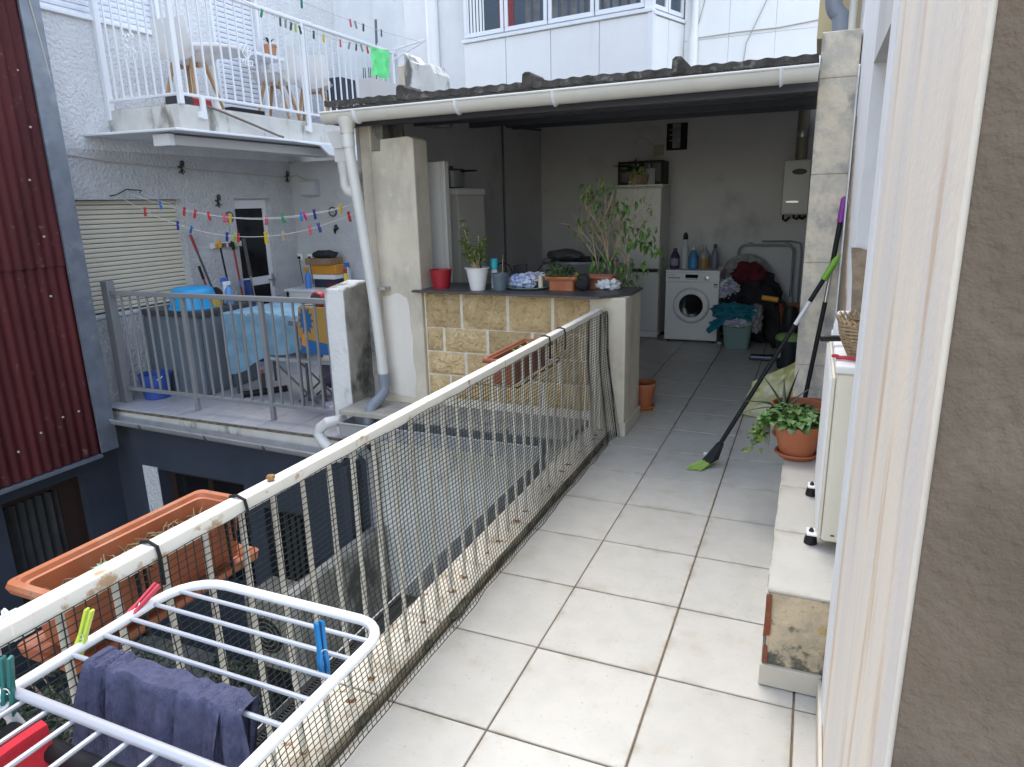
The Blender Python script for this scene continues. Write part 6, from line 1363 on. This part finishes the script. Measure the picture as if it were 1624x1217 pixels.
vc = thing('vacuum_cleaner', 'upright vacuum with orange handle by the block pillar', 'vacuum', (1.08, 5.6, 0))
MB().tube([(.87, 5.60, .655), (1.02, 5.60, .635)], .026, 10).build('handle', flatc('handle_orange', (.62,.26,.02)), vc)
MB().tube([(1.02, 5.60, .635), (1.08, 5.60, .60), (1.11, 5.60, .52), (1.12, 5.62, .25), (1.08, 5.66, .06)], .020, 8).build('tube', M['black'], vc)
MB().lathe([(0, .0), (.06, 0), (.075, .05), (.07, .22), (.05, .27), (0, .28)], (1.14, 5.62, .30), 18).build('motor_body', M['black'], vc)
MB().box((.78, 5.64, .004), (1.05, 5.76, .05)).build('floor_head', flatc('head_slate', (.035,.045,.08), .2), vc, bevel=.015, seg=2)
MB().tube([(1.08, 5.66, .06), (.98, 5.70, .045)], .02, 8).build('neck', M['black'], vc)
ob_ = thing('orange_bucket', 'dull orange bucket behind the vacuum cleaner', 'bucket', (1.15, 5.95, 0)); 
MB().lathe([(0, 0), (.12, 0), (.15, .2), (.155, .2), (.15, .21), (0, .20)], (1.17, 5.98, .33), 22).build('shell', flatc('bucket_orange', (.30,.07,.02)), ob_)
MB().lathe([(0, 0), (.11, 0), (.14, .31), (.147, .31), (.147, .325), (0, .326)], (1.17, 5.98, .002), 22).build('lower_bucket', flatc('bucket_black', (.02,.022,.025)), ob_)
gb = thing('green_lid_bucket', 'dark bucket with lime green lid by the pillar', 'bucket', (1.14, 5.45, 0))
MB().lathe([(0, 0), (.10, 0), (.125, .28), (0, .28)], (1.16, 5.42, .002), 22).build('shell', flatc('bucket_black', (.02,.022,.025)), gb)
MB().lathe([(0, .0), (.132, .0), (.132, .03), (.10, .05), (0, .055)], (1.16, 5.42, .283), 22).build('lid', flatc('lid_lime', (.22,.36,.10)), gb)
MB().box((1.05, 5.30, .12), (1.09, 5.305, .20)).build('label', M['whitecloth'], gb)
lab(MB().blob((1.02, 6.35, .22), (.13, .14, .24), .3, 3, 20, 12, 19, .002).build('black_sack', M['blackcloth']), 'black sack on the floor behind the vacuum cleaner', 'sack')

wh = thing('water_heater', 'silver wall mounted gas water heater with flue', 'water heater', (1.08, 6.9, 1.40))
MB().box((.935, 6.76, 1.42), (1.22, 7.049, 2.0)).build('case', flatc('heater_silver', (.40,.40,.40), .35), wh, bevel=.010, seg=2)
MB().box((.945, 6.752, 1.43), (1.21, 6.759, 1.99)).build('front_cover', flatc('heater_silver2', (.43,.43,.43), .3), wh, bevel=.004)
mb = MB().lathe([(0, -.003), (.07, -.003), (.075, .0), (0, 0)], (0, 0, 0), 20, 'y'); mb.v = [(1.10 + v[0], 6.751 + v[1], 1.875 + v[2] * .42) for v in mb.v]; mb.build('sight_window', M['cabdark'], wh)
MB().box((.985, 6.748, 1.55), (1.11, 6.7515, 1.57)).build('badge', M['chrome'], wh)
MB().tube([(1.10, 6.92, 2.001), (1.10, 6.92, 2.56)], .062, 16).build('flue', flatc('flue_olive', (.22,.21,.15)), wh)
MB().lathe([(.066, 0), (.068, .03), (.066, .06)], (1.10, 6.92, 2.24), 16).build('flue_clamp', M['chrome'], wh)
for x, L_ in ((.99, .07), (1.10, .05), (1.16, .05)): MB().tube([(x - .03, 6.90, 1.42), (x - .03, 6.90, 1.42 - L_ * .7), (x, 6.92, 1.42 - L_), (x + .03, 6.98, 1.42 - L_ * .5), (x + .03, 7.04, 1.42 - L_ * .5)], .012, 8).build('pipe', M['black'], wh)

tbl = thing('glass_table', 'round glass topped table at back of the laundry room', 'table', (-1.0, 5.5, 0))
MB().lathe([(0, 0), (.40, 0), (.40, .012), (0, .012)], (-1.0, 5.55, 1.005), 36).build('top', flatc('glass_grey', (.16,.17,.17), .1), tbl)
MB().lathe([(.395, -.012), (.412, -.012), (.412, .015), (.4005, .015)], (-1.0, 5.55, 1.005), 36).build('rim', M['pvcgrey'], tbl)
for a in (45, 135, 225, 315): MB().tube([(-1.0 + .30 * math.cos(R(a)), 5.55 + .30 * math.sin(R(a)), .99), (-1.0 + .34 * math.cos(R(a)), 5.55 + .34 * math.sin(R(a)), .002)], .016, 8).build('leg', M['pvcgrey'], tbl)
lab(MB().blob((-1.15, 5.5, 1.065), (.20, .14, .06), .3, 3, 20, 10, 5, 1.019).build('grey_bag', flatc('bag_darkgrey', (.12,.12,.125), .5)), 'crumpled grey plastic bag on the round glass table', 'bag')
lab(MB().box((-.95, 5.30, 1.019), (-.70, 5.55, 1.05)).build('black_tray', M['black'], bevel=.006), 'flat black tray on the round glass table', 'tray')
wbd = thing('fluted_panel', 'white fluted door panel standing beside the plaster pillar', 'panel', (-1.53, 3.45, 0))
MB().box((-1.61, 3.405, .01), (-1.49, 3.455, 1.955)).build('panel_board', M['appliance'], wbd, bevel=.004)
MB().box((-1.489, 3.40, .01), (-1.47, 3.46, 1.955)).box((-1.469, 3.405, .01), (-1.455, 3.455, 1.955)).box((-1.454, 3.40, .01), (-1.440, 3.46, 1.955)).build('edge_strip', M['appliance2'], wbd)
wcb = thing('white_cabinet', 'tall white cabinet behind the fluted panel', 'cabinet', (-1.8, 4.2, 0))
MB().box((-1.99, 4.0, .002), (-1.645, 4.55, 1.70)).build('body', M['appliance2'], wcb, bevel=.006)
MB().box((-1.995, 3.985, 1.702), (-1.635, 4.56, 1.76)).build('top', M['appliance'], wcb, bevel=.006)
ckp = thing('cooking_pot', 'steel cooking pot with long handle on the white cabinet', 'pot', (-1.75, 4.2, 1.76))
MB().lathe([(0, 0), (.10, 0), (.115, .012), (.118, .15), (.122, .152), (.112, .154), (0, .155)], (-1.76, 4.12, 1.762), 24).build('body', flatc('pot_grey', (.17,.17,.17), .3), ckp)
MB().box((-1.68, 4.08, 1.90), (-1.50, 4.12, 1.915)).build('handle', M['black'], ckp, bevel=.004)
MB().lathe([(0, .03), (.02, .03), (.015, .01), (.115, 0), (.12, -.008), (0, -.006)], (-1.76, 4.12, 1.927), 24).build('lid', M['cabdark'], ckp)

# ================================================================== the courtyard below
cu = thing('yard_condenser', 'dirty outdoor condenser unit down in the courtyard', 'air conditioner', (-2.35, 2.25, -2.2))
MB().box((-2.75, 2.05, -2.05), (-1.98, 2.40, -1.42)).build('casing', flatc('dirty_grey', (.23,.215,.18), .8), cu, bevel=.01)
for x in (-2.55, -2.17):
    MB().lathe([(0, -.004), (.15, -.004), (.16, .0), (0, .0)], (x, 2.049, -1.74), 24, 'y').build('fan_opening', M['black'], cu)
    mb = MB()
    for r_ in (.05, .09, .13): mb.tube([(x + r_ * math.cos(R(a)), 2.04, -1.74 + r_ * math.sin(R(a))) for a in range(0, 360, 20)], .004, 4, closed=True)
    mb.build('fan_guard', flatc('dirty_grey', (.23,.215,.18)), cu)
for x in (-2.7, -2.05): MB().box((x, 2.1, -2.799), (x + .05, 2.38, -2.052)).build('leg', M['steel'], cu)
lab(MB().box((-1.98, 1.7, -2.8), (-1.86, 2.86, -1.0)).build('yard_partition', M['mossdark'], bevel=.02), 'low weathered partition wall in the courtyard', 'wall')
def bush(name, label, c, r, n, seed):
    t = thing(name, label, 'shrub', c); random.seed(seed); mb = MB(); st_ = MB()
    for k in range(n):
        d_ = Vector((random.gauss(0, 1), random.gauss(0, 1), random.gauss(0, 1))).normalized(); q = random.random() ** .4
        if noise.noise(d_ * 2 + Vector((seed, 0, 0))) < -.25: continue
        p = Vector(c) + Vector((d_.x * r[0] * q, d_.y * r[1] * q, r[2] + d_.z * r[2] * q)); mb.leaf(p, (d_.x + random.uniform(-.6, .6), d_.y + random.uniform(-.6, .6), random.uniform(-.5, .6)), (0, 0, 1), random.uniform(.05, .11), .045)
    for k in range(12):
        a = random.uniform(0, 6.28); st_.tube([c, Vector(c) + Vector((r[0] * .7 * math.cos(a), r[1] * .7 * math.sin(a), r[2] * random.uniform(.8, 1.7)))], [.015, .005], 5)
    st_.build('stems', M['twig'], t); stuff(mb.build('foliage', M['leafd'], t))
bush('courtyard_shrub', 'dark green shrub in the courtyard behind the drying rack', (-3.6, 1.3, -2.8), (.75, .6, .55), 1500, 3)
bush('courtyard_shrub', 'dark green shrub at left edge under the large trough', (-4.5, .6, -2.8), (.5, .6, .55), 1200, 6)
bush('courtyard_shrub', 'low dark shrub at the foot of navy wall', (-3.0, 2.0, -2.8), (.35, .3, .35), 600, 8)
cw = thing('crate_stack', 'stack of grey boards lying on the courtyard floor', 'boards', (-1.3, 1.2, -2.8))
for k in range(3): MB().box((-1.6 + .05 * k, .9, -2.798 + .08 * k), (-1.0 + .03 * k, 1.9, -2.73 + .08 * k), (0, 0, R(6 * k)), (-1.3, 1.4, -2.7)).build('board', M['ledge'], cw)
lab(MB().box((-2.2, .3, -2.8), (-1.2, 1.1, -2.2), (0, 0, R(12)), (-1.7, .7, -2.8)).build('tarp_box', flatc('pale_tarp', (.40,.43,.46), .7), bevel=.04, seg=2), 'pale tarpaulin covered box on the courtyard floor', 'box')
